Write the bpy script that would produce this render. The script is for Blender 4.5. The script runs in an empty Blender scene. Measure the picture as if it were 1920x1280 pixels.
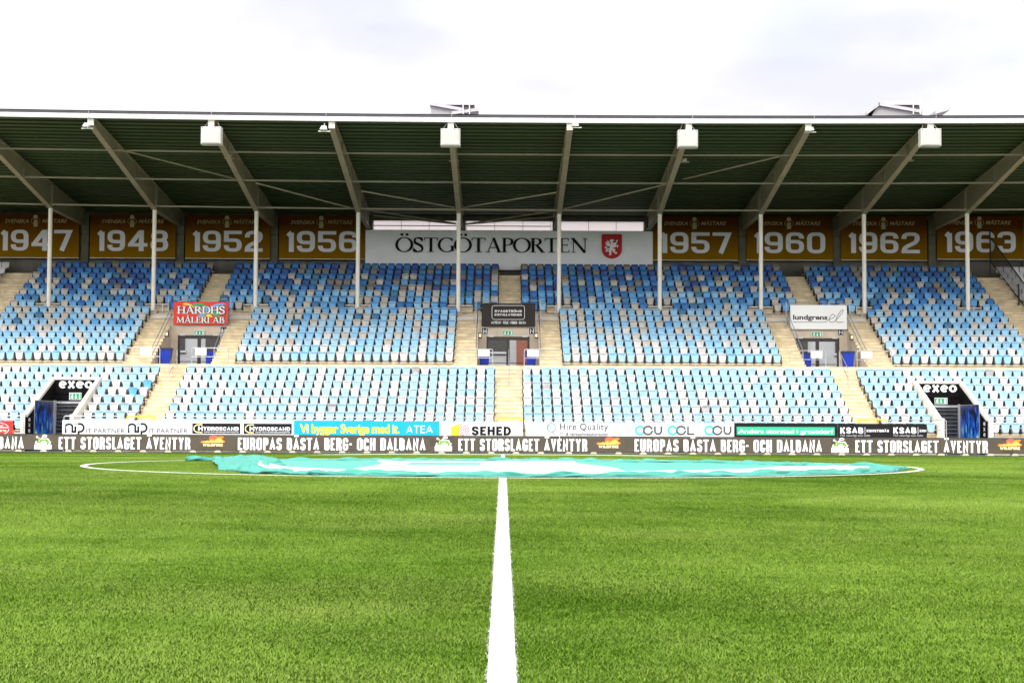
import bpy, math, random
import numpy as np
from mathutils import Matrix, Vector
random.seed(7)
rng = np.random.default_rng(11)
scene = bpy.context.scene
COL = scene.collection
R = math.radians

# ------------------------------------------------------------------ camera
F_PX = 3070.0                       # focal length in pixels of a 1920 wide picture
CAM = Vector((0.0, 0.0, 0.78))
CAM_ROT = Matrix.Rotation(R(-0.30), 3, 'Z') @ Matrix.Rotation(R(90 + 3.08), 3, 'X') @ Matrix.Rotation(R(0.25), 3, 'Z')
cam_data = bpy.data.cameras.new('camera')
cam_data.sensor_fit = 'HORIZONTAL'
cam_data.sensor_width = 36.0
cam_data.lens = 36.0 * F_PX / 1920.0
cam_data.clip_start = 0.1
cam_data.clip_end = 2000
cam = bpy.data.objects.new('camera', cam_data)
cam.matrix_world = Matrix.Translation(CAM) @ CAM_ROT.to_4x4()
COL.objects.link(cam)
scene.camera = cam

# ------------------------------------------------------------------ world, sun, exposure
SUN_EL, SUN_AZ = R(41), R(203)      # sun high behind the camera, a little to the left
world = bpy.data.worlds.new('World')
scene.world = world
world.use_nodes = True
wn, wl = world.node_tree.nodes, world.node_tree.links
wn.clear()
out = wn.new('ShaderNodeOutputWorld')
bg = wn.new('ShaderNodeBackground')
sky = wn.new('ShaderNodeTexSky')
sky.sky_type = 'NISHITA'
sky.sun_disc = False
sky.sun_elevation = SUN_EL
sky.sun_rotation = SUN_AZ
tc = wn.new('ShaderNodeTexCoord')
mp = wn.new('ShaderNodeMapping')
mp.inputs['Scale'].default_value = (1.0, 1.0, 2.6)
mp.inputs['Location'].default_value = (0.35, 0.1, 0.2)
nz = wn.new('ShaderNodeTexNoise')
nz.inputs['Scale'].default_value = 3.2
nz.inputs['Detail'].default_value = 6
nz.inputs['Roughness'].default_value = 0.55
cr = wn.new('ShaderNodeValToRGB')            # cloud cover
cr.color_ramp.elements[0].position = 0.30
cr.color_ramp.elements[0].color = (0.86, 0.86, 0.86, 1)
cr.color_ramp.elements[1].position = 0.45
cr.color_ramp.elements[1].color = (1, 1, 1, 1)
nz2 = wn.new('ShaderNodeTexNoise')
nz2.inputs['Scale'].default_value = 5.0
nz2.inputs['Detail'].default_value = 5
cr2 = wn.new('ShaderNodeValToRGB')           # cloud brightness
cr2.color_ramp.elements[0].position = 0.34
cr2.color_ramp.elements[0].color = (6.6, 6.6, 7.2, 1)
cr2.color_ramp.elements[1].position = 0.60
cr2.color_ramp.elements[1].color = (8.6, 8.5, 8.5, 1)
mixn = wn.new('ShaderNodeMix')
mixn.data_type = 'RGBA'
wl.new(tc.outputs['Generated'], mp.inputs['Vector'])
wl.new(mp.outputs['Vector'], nz.inputs['Vector'])
wl.new(mp.outputs['Vector'], nz2.inputs['Vector'])
wl.new(nz.outputs['Fac'], cr.inputs['Fac'])
wl.new(nz2.outputs['Fac'], cr2.inputs['Fac'])
# one thin spot in the cloud layer, high on the right, where the blue shows through
gap_dir = (CAM_ROT @ Vector(((1490 - 960) / F_PX, -(70 - 640) / F_PX, -1.0))).normalized()
gd = wn.new('ShaderNodeVectorMath')
gd.operation = 'DOT_PRODUCT'
gd.inputs[1].default_value = gap_dir
gm = wn.new('ShaderNodeMapRange')
gm.interpolation_type = 'SMOOTHSTEP'
gm.inputs['From Min'].default_value = 1.0000
gm.inputs['From Max'].default_value = 1.0017
gm.inputs['To Min'].default_value = 1.0
gm.inputs['To Max'].default_value = 0.74
wl.new(tc.outputs['Generated'], gd.inputs[0])
gn = wn.new('ShaderNodeMath')
gn.operation = 'MULTIPLY_ADD'
gn.inputs[1].default_value = 0.0026
wl.new(nz2.outputs['Fac'], gn.inputs[0])
wl.new(gd.outputs['Value'], gn.inputs[2])
wl.new(gn.outputs[0], gm.inputs['Value'])
gmul = wn.new('ShaderNodeMath')
gmul.operation = 'MULTIPLY'
wl.new(cr.outputs['Color'], gmul.inputs[0])
wl.new(gm.outputs[0], gmul.inputs[1])
wl.new(gmul.outputs[0], mixn.inputs['Factor'])
wl.new(sky.outputs['Color'], mixn.inputs[6])
wl.new(cr2.outputs['Color'], mixn.inputs[7])
# thin overcast: the haze glows towards the sun
sun_vec = (math.sin(SUN_AZ) * math.cos(SUN_EL), math.cos(SUN_AZ) * math.cos(SUN_EL), math.sin(SUN_EL))
dot = wn.new('ShaderNodeVectorMath')
dot.operation = 'DOT_PRODUCT'
dot.inputs[1].default_value = sun_vec
mrz = wn.new('ShaderNodeMapRange')
mrz.inputs['From Min'].default_value = -0.35
mrz.inputs['From Max'].default_value = 0.85
mrz.inputs['To Min'].default_value = 1.0
mrz.inputs['To Max'].default_value = 2.75
vm = wn.new('ShaderNodeVectorMath')
vm.operation = 'SCALE'
wl.new(tc.outputs['Generated'], dot.inputs[0])
wl.new(dot.outputs['Value'], mrz.inputs['Value'])
wl.new(mixn.outputs[2], vm.inputs[0])
wl.new(mrz.outputs[0], vm.inputs['Scale'])
wl.new(vm.outputs[0], bg.inputs['Color'])
bg.inputs['Strength'].default_value = 0.085
wl.new(bg.outputs['Background'], out.inputs['Surface'])

sun_d = bpy.data.lights.new('sun', 'SUN')
sun_d.energy = 1.3
sun_d.angle = R(18)
sun_d.color = (1.0, 0.96, 0.9)
sun = bpy.data.objects.new('sun', sun_d)
sun_dir = Vector((math.sin(SUN_AZ) * math.cos(SUN_EL), math.cos(SUN_AZ) * math.cos(SUN_EL), math.sin(SUN_EL)))
sun.rotation_euler = sun_dir.to_track_quat('Z', 'Y').to_euler()
sun.location = (0, -20, 60)
COL.objects.link(sun)

scene.view_settings.view_transform = 'Standard'
scene.view_settings.look = 'None'
scene.view_settings.exposure = 0.72
scene.view_settings.gamma = 1.0

# ------------------------------------------------------------------ helpers
def U(px, py, d):
    """the world point at depth y=d seen at pixel (px, py) of the 1920x1280 photograph"""
    v = CAM_ROT @ Vector(((px - 960) / F_PX, -(py - 640) / F_PX, -1.0))
    t = (d - CAM.y) / v.y
    return CAM + v * t

MATS = {}
def mat(name, col, rough=0.55, var=0.12, scale=4.0, metal=0.0, spec=0.4, bump=0.0, emit=None, estr=1.0, dirt=None, stretch=(1, 1, 1)):
    if name in MATS:
        return MATS[name]
    m = bpy.data.materials.new(name)
    m.use_nodes = True
    n, l = m.node_tree.nodes, m.node_tree.links
    b = n['Principled BSDF']
    b.inputs['Roughness'].default_value = rough
    b.inputs['Metallic'].default_value = metal
    b.inputs['Specular IOR Level'].default_value = spec
    geo = n.new('ShaderNodeNewGeometry')
    mpn = n.new('ShaderNodeMapping')
    mpn.inputs['Scale'].default_value = stretch
    l.new(geo.outputs['Position'], mpn.inputs['Vector'])
    t = n.new('ShaderNodeTexNoise')
    t.inputs['Scale'].default_value = scale
    t.inputs['Detail'].default_value = 5
    l.new(mpn.outputs['Vector'], t.inputs['Vector'])
    r = n.new('ShaderNodeValToRGB')
    c0 = tuple(max(0, c * (1 - var)) for c in col)
    c1 = tuple(min(1, c * (1 + var)) for c in col)
    r.color_ramp.elements[0].position = 0.32
    r.color_ramp.elements[1].position = 0.68
    r.color_ramp.elements[0].color = (*(dirt or c0), 1)
    r.color_ramp.elements[1].color = (*c1, 1)
    l.new(t.outputs['Fac'], r.inputs['Fac'])
    l.new(r.outputs['Color'], b.inputs['Base Color'])
    if bump:
        bn = n.new('ShaderNodeBump')
        bn.inputs['Strength'].default_value = bump
        bn.inputs['Distance'].default_value = 0.02
        l.new(t.outputs['Fac'], bn.inputs['Height'])
        l.new(bn.outputs['Normal'], b.inputs['Normal'])
    if emit:
        b.inputs['Emission Color'].default_value = (*emit, 1)
        b.inputs['Emission Strength'].default_value = estr
    MATS[name] = m
    return m

class MB:
    """collects faces and links them as one mesh object"""
    def __init__(s):
        s.v, s.f, s.m, s.mats = [], [], [], []
        s.smooth = False
    def mi(s, m):
        if m not in s.mats:
            s.mats.append(m)
        return s.mats.index(m)
    def add(s, vs, fs, m=None):
        o = len(s.v)
        k = s.mi(m) if m is not None else 0
        s.v.extend([tuple(p) for p in vs])
        for f in fs:
            s.f.append(tuple(i + o for i in f))
            s.m.append(k)
    def box(s, x0, x1, y0, y1, z0, z1, m=None):
        s.add([(x0, y0, z0), (x1, y0, z0), (x1, y1, z0), (x0, y1, z0), (x0, y0, z1), (x1, y0, z1), (x1, y1, z1), (x0, y1, z1)],
              [(0, 3, 2, 1), (4, 5, 6, 7), (0, 1, 5, 4), (1, 2, 6, 5), (2, 3, 7, 6), (3, 0, 4, 7)], m)
    def cbox(s, x0, x1, y0, y1, z0, z1, c, m=None):
        """box with chamfered front edges (front = -y)"""
        s.add([(x0 + c, y0, z0 + c), (x1 - c, y0, z0 + c), (x1 - c, y0, z1 - c), (x0 + c, y0, z1 - c),
               (x0, y0 + c, z0), (x1, y0 + c, z0), (x1, y0 + c, z1), (x0, y0 + c, z1),
               (x0, y1, z0), (x1, y1, z0), (x1, y1, z1), (x0, y1, z1)],
              [(0, 1, 2, 3), (0, 4, 5, 1), (1, 5, 6, 2), (2, 6, 7, 3), (3, 7, 4, 0),
               (4, 8, 9, 5), (5, 9, 10, 6), (6, 10, 11, 7), (7, 11, 8, 4), (8, 11, 10, 9)], m)
    def tube(s, p, q, r, n=8, m=None, r2=None):
        p, q = Vector(p), Vector(q)
        a = (q - p).normalized()
        u = a.cross(Vector((0, 0, 1)) if abs(a.z) < 0.9 else Vector((1, 0, 0))).normalized()
        w = a.cross(u)
        r2 = r if r2 is None else r2
        vs = []
        for c, rr in ((p, r), (q, r2)):
            for i in range(n):
                t = 2 * math.pi * i / n
                vs.append(c + u * (rr * math.cos(t)) + w * (rr * math.sin(t)))
        fs = [(i, (i + 1) % n, n + (i + 1) % n, n + i) for i in range(n)]
        fs += [tuple(range(n - 1, -1, -1)), tuple(range(n, 2 * n))]
        s.add(vs, fs, m)
    def beam(s, p, q, w, h, m=None):
        """square bar from p to q: w wide (horizontal), h high"""
        p, q = Vector(p), Vector(q)
        a = (q - p).normalized()
        u = a.cross(Vector((0, 0, 1)))
        u = u.normalized() if u.length > 1e-4 else Vector((1, 0, 0))
        k = u.cross(a).normalized()
        vs = []
        for c in (p, q):
            for sx, sz in ((-1, -1), (1, -1), (1, 1), (-1, 1)):
                vs.append(c + u * (sx * w / 2) + k * (sz * h / 2))
        s.add(vs, [(0, 3, 2, 1), (4, 5, 6, 7), (0, 1, 5, 4), (1, 2, 6, 5), (2, 3, 7, 6), (3, 0, 4, 7)], m)
    def prism(s, pts, axis, a0, a1, m=None, side=None):
        """polygon extruded along an axis: axis 'x': pts are (y,z); axis 'y': pts are (x,z)"""
        n = len(pts)
        mk = (lambda p, a: (a, p[0], p[1])) if axis == 'x' else (lambda p, a: (p[0], a, p[1]))
        vs = [mk(p, a0) for p in pts] + [mk(p, a1) for p in pts]
        s.add(vs, [tuple(range(n)), tuple(range(2 * n - 1, n - 1, -1))], side or m)
        s.add(vs, [(i, n + i, n + (i + 1) % n, (i + 1) % n) for i in range(n)], m)
    def poly(s, pts, m=None):
        s.add(pts, [tuple(range(len(pts)))], m)
    def build(s, name, m=None, parent=None, smooth=False):
        me = bpy.data.meshes.new(name)
        me.from_pydata(s.v, [], s.f)
        for k in (s.mats or [m]):
            me.materials.append(k if k is not None else m)
        if len(s.mats) > 1:
            me.polygons.foreach_set('material_index', s.m)
        if smooth:
            me.polygons.foreach_set('use_smooth', [True] * len(me.polygons))
        me.update()
        o = bpy.data.objects.new(name, me)
        COL.objects.link(o)
        if parent is not None:
            o.parent = parent
            o.matrix_parent_inverse = Matrix.Translation(parent.matrix_basis.translation).inverted()
        return o

def tag(o, label=None, cat=None, group=None, kind=None):
    if label: o['label'] = label
    if cat: o['category'] = cat
    if group: o['group'] = group
    if kind: o['kind'] = kind
    return o

def empty(name, loc, label, cat, group=None):
    o = bpy.data.objects.new(name, None)
    COL.objects.link(o)
    o.location = loc
    o.empty_display_size = 0.3
    return tag(o, label, cat, group)

# --- lettering: built-in font fitted to a rectangle, and a stroke alphabet of our own
def font_pts(body, offset=0.0, shear=0.0, spacing=1.0):
    c = bpy.data.curves.new('text', 'FONT')
    c.body, c.offset, c.shear, c.space_character = body, offset, shear, spacing
    c.resolution_u = 3
    o = bpy.data.objects.new('text', c)
    me = bpy.data.meshes.new_from_object(o)
    vs = [(v.co.x, v.co.y) for v in me.vertices]
    fs = [tuple(p.vertices) for p in me.polygons]
    bpy.data.objects.remove(o)
    bpy.data.meshes.remove(me)
    bpy.data.curves.remove(c)
    return vs, fs

def write_font(mb, body, rect, d, m, offset=0.0, shear=0.0, spacing=1.0, off=0.01):
    """rect = pixel rectangle (x0, y0, x1, y1) of the whole text on the plane at depth d"""
    vs, fs = font_pts(body, offset, shear, spacing)
    xs, ys = [v[0] for v in vs], [v[1] for v in vs]
    a, b = U(rect[0], rect[3], d - off), U(rect[2], rect[1], d - off)
    X = lambda x: a.x + (x - min(xs)) / (max(xs) - min(xs)) * (b.x - a.x)
    Z = lambda y: a.z + (y - min(ys)) / (max(ys) - min(ys)) * (b.z - a.z)
    mb.add([(X(x), d - off, Z(y)) for x, y in vs], fs, m)

def arc(cx, cy, rx, ry, a0, a1, n=14):
    return [(cx + rx * math.cos(R(a0 + (a1 - a0) * i / n)), cy + ry * math.sin(R(a0 + (a1 - a0) * i / n))) for i in range(n + 1)]
# glyphs: width, strokes; points in the unit box of the pen's centre line, third value = corner is rounded
r_ = 1
GL = {
 'A': (.82, [[(0, 0), (.5, 1), (1, 0)], [(.2, .28), (.8, .28)]]),
 'B': (.72, [[(0, 0), (0, 1), (.93, 1, r_), (.93, .53, r_), (0, .53)], [(0, .53), (1, .53, r_), (1, 0, r_), (0, 0)]]),
 'C': (.7, [[(1, .68), (1, 1, r_), (0, 1, r_), (0, 0, r_), (1, 0, r_), (1, .32)]]),
 'D': (.74, [[(0, 0), (0, 1), (1, 1, r_), (1, 0, r_), (0, 0), (0, .1)]]),
 'E': (.60, [[(1.1, 1), (0, 1), (0, 0), (1.1, 0)], [(0, .52), (1.02, .52)]]),
 'F': (.58, [[(1.1, 1), (0, 1), (0, -.1)], [(0, .5), (1.02, .5)]]),
 'G': (.74, [[(1, .7), (1, 1, r_), (0, 1, r_), (0, 0, r_), (1, 0, r_), (1, .46), (.55, .46)]]),
 'H': (.74, [[(0, -.1), (0, 1.1)], [(1, -.1), (1, 1.1)], [(0, .52), (1, .52)]]),
 'I': (.0, [[(.5, -.1), (.5, 1.1)]]),
 'K': (.74, [[(0, -.1), (0, 1.1)], [(1, 1.05), (.1, .45)], [(.3, .6), (1, -.05)]]),
 'L': (.56, [[(0, 1.1), (0, 0), (1.1, 0)]]),
 'M': (.95, [[(0, -.1), (0, 1), (.5, .2), (1, 1), (1, -.1)]]),
 'N': (.76, [[(0, -.1), (0, 1), (1, 0), (1, 1.1)]]),
 'O': (.76, [[(0, .5), (0, 1, r_), (1, 1, r_), (1, 0, r_), (0, 0, r_), (0, .5)]]),
 'P': (.7, [[(0, -.1), (0, 1), (1, 1, r_), (1, .44, r_), (0, .44)]]),
 'R': (.74, [[(0, -.1), (0, 1), (.95, 1, r_), (.95, .48, r_), (0, .48)], [(.5, .48), (1, .3, r_), (1, -.1)]]),
 'S': (.7, [[(1, .74), (1, 1, r_), (0, 1, r_), (0, .55, r_), (1, .46, r_), (1, 0, r_), (0, 0, r_), (0, .28)]]),
 'T': (.74, [[(-.1, 1), (1.1, 1)], [(.5, 1), (.5, -.1)]]),
 'U': (.74, [[(0, 1.1), (0, 0, r_), (1, 0, r_), (1, 1.1)]]),
 'V': (.8, [[(0, 1.05), (.5, 0), (1, 1.05)]]),
 'W': (1.1, [[(0, 1.05), (.25, 0), (.5, .9), (.75, 0), (1, 1.05)]]),
 'Y': (.8, [[(0, 1.05), (.5, .45), (1, 1.05)], [(.5, .5), (.5, -.1)]]),
 '-': (.34, [[(-.1, .5), (1.1, .5)]]),
 '.': (.0, [[(.5, -.1), (.5, .08)]]),
 '1': (.34, [[(1, -.13), (1, 1)], [(1, 1), (.75, .98), (-.25, .80)]]),
 '2': (.80, [[(0, .72), (0, 1, r_), (1, 1, r_), (1, .56, r_), (0, .22, r_), (0, 0), (1.18, 0)]]),
 '3': (.80, [[(0, .76), (0, 1, r_), (1, 1, r_), (1, .52), (.35, .52)], [(1, .52), (1, 0, r_), (0, 0, r_), (0, .28)]]),
 '4': (.88, [[(.74, -.1), (.74, 1.1)], [(.66, 1.0), (.02, .3)], [(-.1, .26), (1.12, .26)]]),
 '5': (.80, [[(1.1, 1), (0, 1), (0, .56), (1, .56, r_), (1, 0, r_), (0, 0, r_), (0, .27)]]),
 '6': (.80, [[(1, .74), (1, 1, r_), (0, 1, r_), (0, 0, r_), (1, 0, r_), (1, .56, r_), (0, .56)]]),
 '7': (.80, [[(-.1, 1), (1.02, 1), (.42, -.13)]]),
 '8': (.80, [[(.5, .53), (.04, .53, r_), (.04, 1, r_), (.96, 1, r_), (.96, .53, r_), (.5, .53)], [(.5, .53), (0, .53, r_), (0, 0, r_), (1, 0, r_), (1, .53, r_), (.5, .53)]]),
 '9': (.80, [[(0, .26), (0, 0, r_), (1, 0, r_), (1, 1, r_), (0, 1, r_), (0, .44, r_), (1, .44)]]),
 '0': (.80, [[(0, .5), (0, 1, r_), (1, 1, r_), (1, 0, r_), (0, 0, r_), (0, .5)]]),
 'e': (.84, [[(.02, .5), (.98, .5)], [(p[0], p[1]) for p in arc(.5, .5, .5, .5, 0, 318, 22)]]),
 'x': (.84, [[(-.02, -.12), (1.02, 1.12)], [(-.02, 1.12), (1.02, -.12)]]),
 'o': (.86, [[(p[0], p[1]) for p in arc(.5, .5, .5, .5, 0, 360, 26)]]),
}
# serif capitals, in a box 1 high; 'T' thick stroke, 't' thin stroke, width multiplier from the pen's angle when 'p'
SERIF = {
 'O': (1.02, [('p', arc(.51, .5, .46, .49, 90, 450, 30))], []),
 'S': (.66, [('s', [(.56, .80), (.50, .93), (.33, .98), (.17, .93), (.10, .78), (.16, .63), (.33, .53), (.50, .42), (.58, .26), (.53, .09), (.34, .02), (.15, .05), (.06, .20)])], [('v', .565, .70, .97), ('v', .055, .03, .32)]),
 'T': (.86, [('t', [(.03, .97), (.83, .97)]), ('T', [(.43, 0), (.43, .97)])], [('h', .43, 0, .40), ('v', .04, .80, .98), ('v', .82, .80, .98)]),
 'G': (.98, [('p', arc(.52, .5, .46, .49, 42, 322, 26)), ('T', [(.86, .06), (.86, .42)])], [('h', .86, .42, .34), ('v', .85, .74, .95)]),
 'A': (.96, [('t', [(.13, 0), (.48, 1.02)]), ('T', [(.46, 1.0), (.82, 0)]), ('t', [(.25, .33), (.70, .33)])], [('h', .13, 0, .28), ('h', .82, 0, .32)]),
 'P': (.70, [('T', [(.16, 0), (.16, 1)]), ('p', [(.16, .97), (.40, .97), (.56, .90), (.62, .75), (.57, .60), (.42, .51), (.20, .50)])], [('h', .16, 0, .36), ('h', .13, 1, .26)]),
 'R': (.84, [('T', [(.16, 0), (.16, 1)]), ('p', [(.16, .97), (.38, .97), (.54, .91), (.60, .76), (.55, .62), (.40, .53), (.20, .52)]), ('T', [(.38, .52), (.74, .02)])], [('h', .16, 0, .34), ('h', .13, 1, .26), ('h', .77, 0, .20)]),
 'E': (.72, [('T', [(.16, 0), (.16, 1)]), ('t', [(.04, .97), (.58, .97)]), ('t', [(.16, .52), (.50, .52)]), ('t', [(.04, .03), (.62, .03)])], [('v', .575, .82, .98), ('v', .50, .44, .60), ('v', .615, .02, .20)]),
 'N': (1.04, [('t', [(.16, 0), (.16, 1)]), ('T', [(.12, 1), (.86, 0)]), ('t', [(.86, 0), (.86, 1)])], [('h', .16, 0, .28), ('h', .10, 1, .22), ('h', .86, 1, .28)]),
 'H': (.96, [('T', [(.18, 0), (.18, 1)]), ('T', [(.78, 0), (.78, 1)]), ('t', [(.18, .5), (.78, .5)])], [('h', .18, 0, .36), ('h', .18, 1, .36), ('h', .78, 0, .36), ('h', .78, 1, .36)]),
 'D': (.94, [('T', [(.18, 0), (.18, 1)]), ('p', [(.04, .97), (.40, .97), (.66, .90), (.82, .70), (.84, .5), (.82, .30), (.66, .10), (.40, .03), (.04, .03)])], []),
 'M': (1.12, [('t', [(.14, 0), (.18, 1)]), ('T', [(.18, 1), (.54, .06)]), ('t', [(.54, .06), (.90, 1)]), ('T', [(.92, 1), (.96, 0)])], [('h', .14, 0, .28), ('h', .96, 0, .32), ('h', .14, 1, .2), ('h', .96, 1, .2)]),
 'L': (.70, [('T', [(.16, 0), (.16, 1)]), ('t', [(.04, .03), (.62, .03)])], [('h', .16, 1, .36), ('v', .60, .02, .24)]),
 'I': (.38, [('T', [(.19, 0), (.19, 1)])], [('h', .19, 0, .34), ('h', .19, 1, .34)]),
 'B': (.74, [('T', [(.16, 0), (.16, 1)]), ('p', [(.04, .97), (.38, .97), (.54, .90), (.56, .75), (.50, .60), (.34, .53), (.18, .53)]), ('p', [(.18, .53), (.42, .53), (.60, .44), (.64, .27), (.58, .10), (.40, .03), (.04, .03)])], []),
}

def round_path(pts, rad):
    out = []
    for i, p in enumerate(pts):
        if len(p) > 2 and 0 < i < len(pts) - 1:
            P, A, B = Vector(p[:2]), Vector(pts[i - 1][:2]), Vector(pts[i + 1][:2])
            la, lb = (A - P).length, (B - P).length
            ka = min(rad, la * .5 if (len(pts[i - 1]) > 2) else la * .95)
            kb = min(rad, lb * .5 if (len(pts[i + 1]) > 2) else lb * .95)
            a, b = P + (A - P).normalized() * ka, P + (B - P).normalized() * kb
            for t in (0, .2, .4, .6, .8, 1):
                q = a * (1 - t) ** 2 + P * 2 * t * (1 - t) + b * t * t
                out.append((q.x, q.y))
        else:
            out.append((p[0], p[1]))
    res = [out[0]]
    for q in out[1:]:
        if abs(q[0] - res[-1][0]) + abs(q[1] - res[-1][1]) > 2e-3:
            res.append(q)
    return res

def strip(path, wfun):
    """a polyline thickened to a mitred strip -> verts (2D), faces"""
    n = len(path)
    closed = (Vector(path[0]) - Vector(path[-1])).length < 1e-5
    L, Rr = [], []
    for i in range(n):
        p = Vector(path[i])
        a = path[i - 1] if i > 0 else (path[-2] if closed else None)
        b = path[i + 1] if i < n - 1 else (path[1] if closed else None)
        d1 = (p - Vector(a)).normalized() if a is not None else None
        d2 = (Vector(b) - p).normalized() if b is not None else None
        if d1 is None: d1 = d2
        if d2 is None: d2 = d1
        n1, n2 = Vector((-d1.y, d1.x)) * wfun(d1) * .5, Vector((-d2.y, d2.x)) * wfun(d2) * .5
        cr_ = d1.x * d2.y - d1.y * d2.x
        if abs(cr_) < .05:
            o = (n1 + n2) * .5
        else:                           # intersection of the two offset lines
            t = ((n2.x - n1.x) * d2.y - (n2.y - n1.y) * d2.x) / cr_
            o = n1 + d1 * t
            if o.length > 1.6 * max(n1.length, n2.length):
                o = o.normalized() * 1.6 * max(n1.length, n2.length)
        L.append(p + o); Rr.append(p - o)
    vs = L + Rr
    return [(v.x, v.y) for v in vs], [(i, i + 1, n + i + 1, n + i) for i in range(n - 1)]

def write_strokes(mb, body, rect, d, m, pv=.2, ph=.17, gap=.12, rad=.25, off=.01, space=.34, shear=0.0):
    """rect: pixels, x extent of the text and y extent of its capitals"""
    a, b = U(rect[0], rect[3], d), U(rect[2], rect[1], d)
    H = b.z - a.z
    aspect = (b.x - a.x) / H
    base = [c for c in body]
    acc = {'Ö': 'O', 'Ä': 'A', 'Å': 'A'}
    gl = [GL[acc.get(c, c)] if c != ' ' else None for c in base]
    fixed = sum((gap + (pv if g[0] == 0 else 0)) if g else 0 for g in gl) - gap
    wsum = sum(g[0] if g else space for g in gl)
    k = (aspect - fixed) / wsum
    x, layer = 0.0, 0
    for c, g in zip(base, gl):
        if g is None:
            x += space * k
            continue
        W = g[0] * k if g[0] else pv
        def place(path, lay, wf):
            vs, fs = strip(path, wf)
            nn = len(vs) // 2
            mb.add([(a.x + (vx + shear * vy) * H, d - off - .0015 * lay - .0004 * (q % nn), a.z + vy * H) for q, (vx, vy) in enumerate(vs)], fs, m)
        wf = lambda q: math.sqrt((pv * q.y) ** 2 + (ph * q.x) ** 2)
        for li, st in enumerate(g[1]):
            mx_ = lambda t: (x if t < -.05 and c not in '1x' else x + W if t > 1.05 and c not in 'x' else x + pv / 2 + t * (W - pv))
            mz_ = lambda t: (0.0 if t < -.005 and c != 'x' else 1.0 if t > 1.005 and c != 'x' else ph / 2 + t * (1 - ph))
            pts = [(mx_(p[0]), mz_(p[1])) + tuple(p[2:]) for p in st]
            place(round_path(pts, rad * (k if k < 1 else 1)), li, wf)
        if c in 'ÖÄ':
            for s in (.28, .72):
                place([(x + W * s - pv * .45, 1.16), (x + W * s + pv * .45, 1.16)], 0, lambda q: .16)
        if c == 'Å':
            place([(x + W / 2 + p[0], 1.17 + p[1]) for p in arc(0, 0, .08, .08, 0, 360, 10)], 3, lambda q: .07)
        x += W + gap

def write_serif(mb, body, rect, d, m, thick=.14, thin=.05, off=.01, gap=0.0, dotw=.13, space=.5, slant=0.0):
    a, b = U(rect[0], rect[3], d), U(rect[2], rect[1], d)
    H = b.z - a.z
    acc = {'Ö': 'O', 'Ä': 'A', 'Å': 'A'}
    tot = sum(SERIF[acc.get(c, c)][0] + gap if c != ' ' else space for c in body)
    k = (b.x - a.x) / H / tot
    x = 0.0
    for c in body:
        if c == ' ':
            x += space
            continue
        W, st, se = SERIF[acc.get(c, c)]
        lay = 0
        def place(path, wf, lay):
            vs, fs = strip(path, wf)
            nn = len(vs) // 2
            mb.add([(a.x + (x + vx) * k * H, d - off - .0015 * lay - .0003 * (q % nn), a.z + vy * H) for q, (vx, vy) in enumerate(vs)], fs, m)
        pen = lambda q: thin + (thick - thin) * abs(q.y) ** 1.6
        for kind, path in st:
            if kind == 's':
                path = smooth_path(path)
                wf = lambda q: thin + (thick * 1.05 - thin) * max(0, min(1, .25 + (-q.x * q.y) * 1.9 if q.x * q.y < 0 else .25 + abs(q.y) * .3))
            else:
                if kind == 'p' and len(path) < 12:
                    path = smooth_path(path)
                wf = {'T': lambda q: thick, 't': lambda q: thin, 'p': pen}[kind]
            place(path, wf, lay)
            lay += 1
        for s in se:
            if s[0] == 'h':
                zz = min(max(s[2], thin * .4), 1 - thin * .4)
                place([(s[1] - s[3] / 2, zz), (s[1] + s[3] / 2, zz)], lambda q: thin * .8, lay)
            else:
                place([(s[1], s[2]), (s[1], s[3])], lambda q: thin * .9, lay)
            lay += 1
        if c in 'ÖÄ':
            for s in (.36, .66):
                place(arc(W * s, 1.20, .045, .045, 0, 360, 12), lambda q: .09, 0)
        if c == 'Å':
            place(arc(W * .5, 1.16, .09, .09, 0, 360, 12), lambda q: .07, 0)
        x += W + gap

def smooth_path(p, n=4):
    out = []
    for i in range(len(p) - 1):
        p0, p1, p2, p3 = [Vector(p[max(0, min(len(p) - 1, j))]) for j in (i - 1, i, i + 1, i + 2)]
        for k in range(n):
            t = k / n
            q = .5 * (2 * p1 + (p2 - p0) * t + (2 * p0 - 5 * p1 + 4 * p2 - p3) * t * t + (3 * p1 - p0 - 3 * p2 + p3) * t ** 3)
            out.append((q.x, q.y))
    out.append(tuple(p[-1]))
    return out

def pix_poly(mb, pts, d, m, off=.01):
    mb.poly([(U(x, y, d - off).x, d - off, U(x, y, d - off).z) for x, y in pts], m)

def pix_rect(mb, x0, y0, x1, y1, d, m, off=.01):
    a, b = U(x0, y1, d - off), U(x1, y0, d - off)
    mb.add([(a.x, d - off, a.z), (b.x, d - off, a.z), (b.x, d - off, b.z), (a.x, d - off, b.z)], [(0, 1, 2, 3)], m)

def disc(cx, cy, rx, ry=None, n=24, a0=0, a1=360):
    return [(cx + rx * math.cos(R(a0 + (a1 - a0) * i / n)), cy + (ry or rx) * math.sin(R(a0 + (a1 - a0) * i / n))) for i in range(n + (a1 - a0 < 360))]

def pix_stroke(mb, path, w, d, m, off=.01):
    vs, fs = strip(path, lambda q: w)
    P = [U(x, y, d - off) for x, y in vs]
    nn = len(P) // 2
    mb.add([(p.x, d - off - .0003 * (q % nn), p.z) for q, p in enumerate(P)], [tuple(reversed(f)) for f in fs], m)

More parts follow.
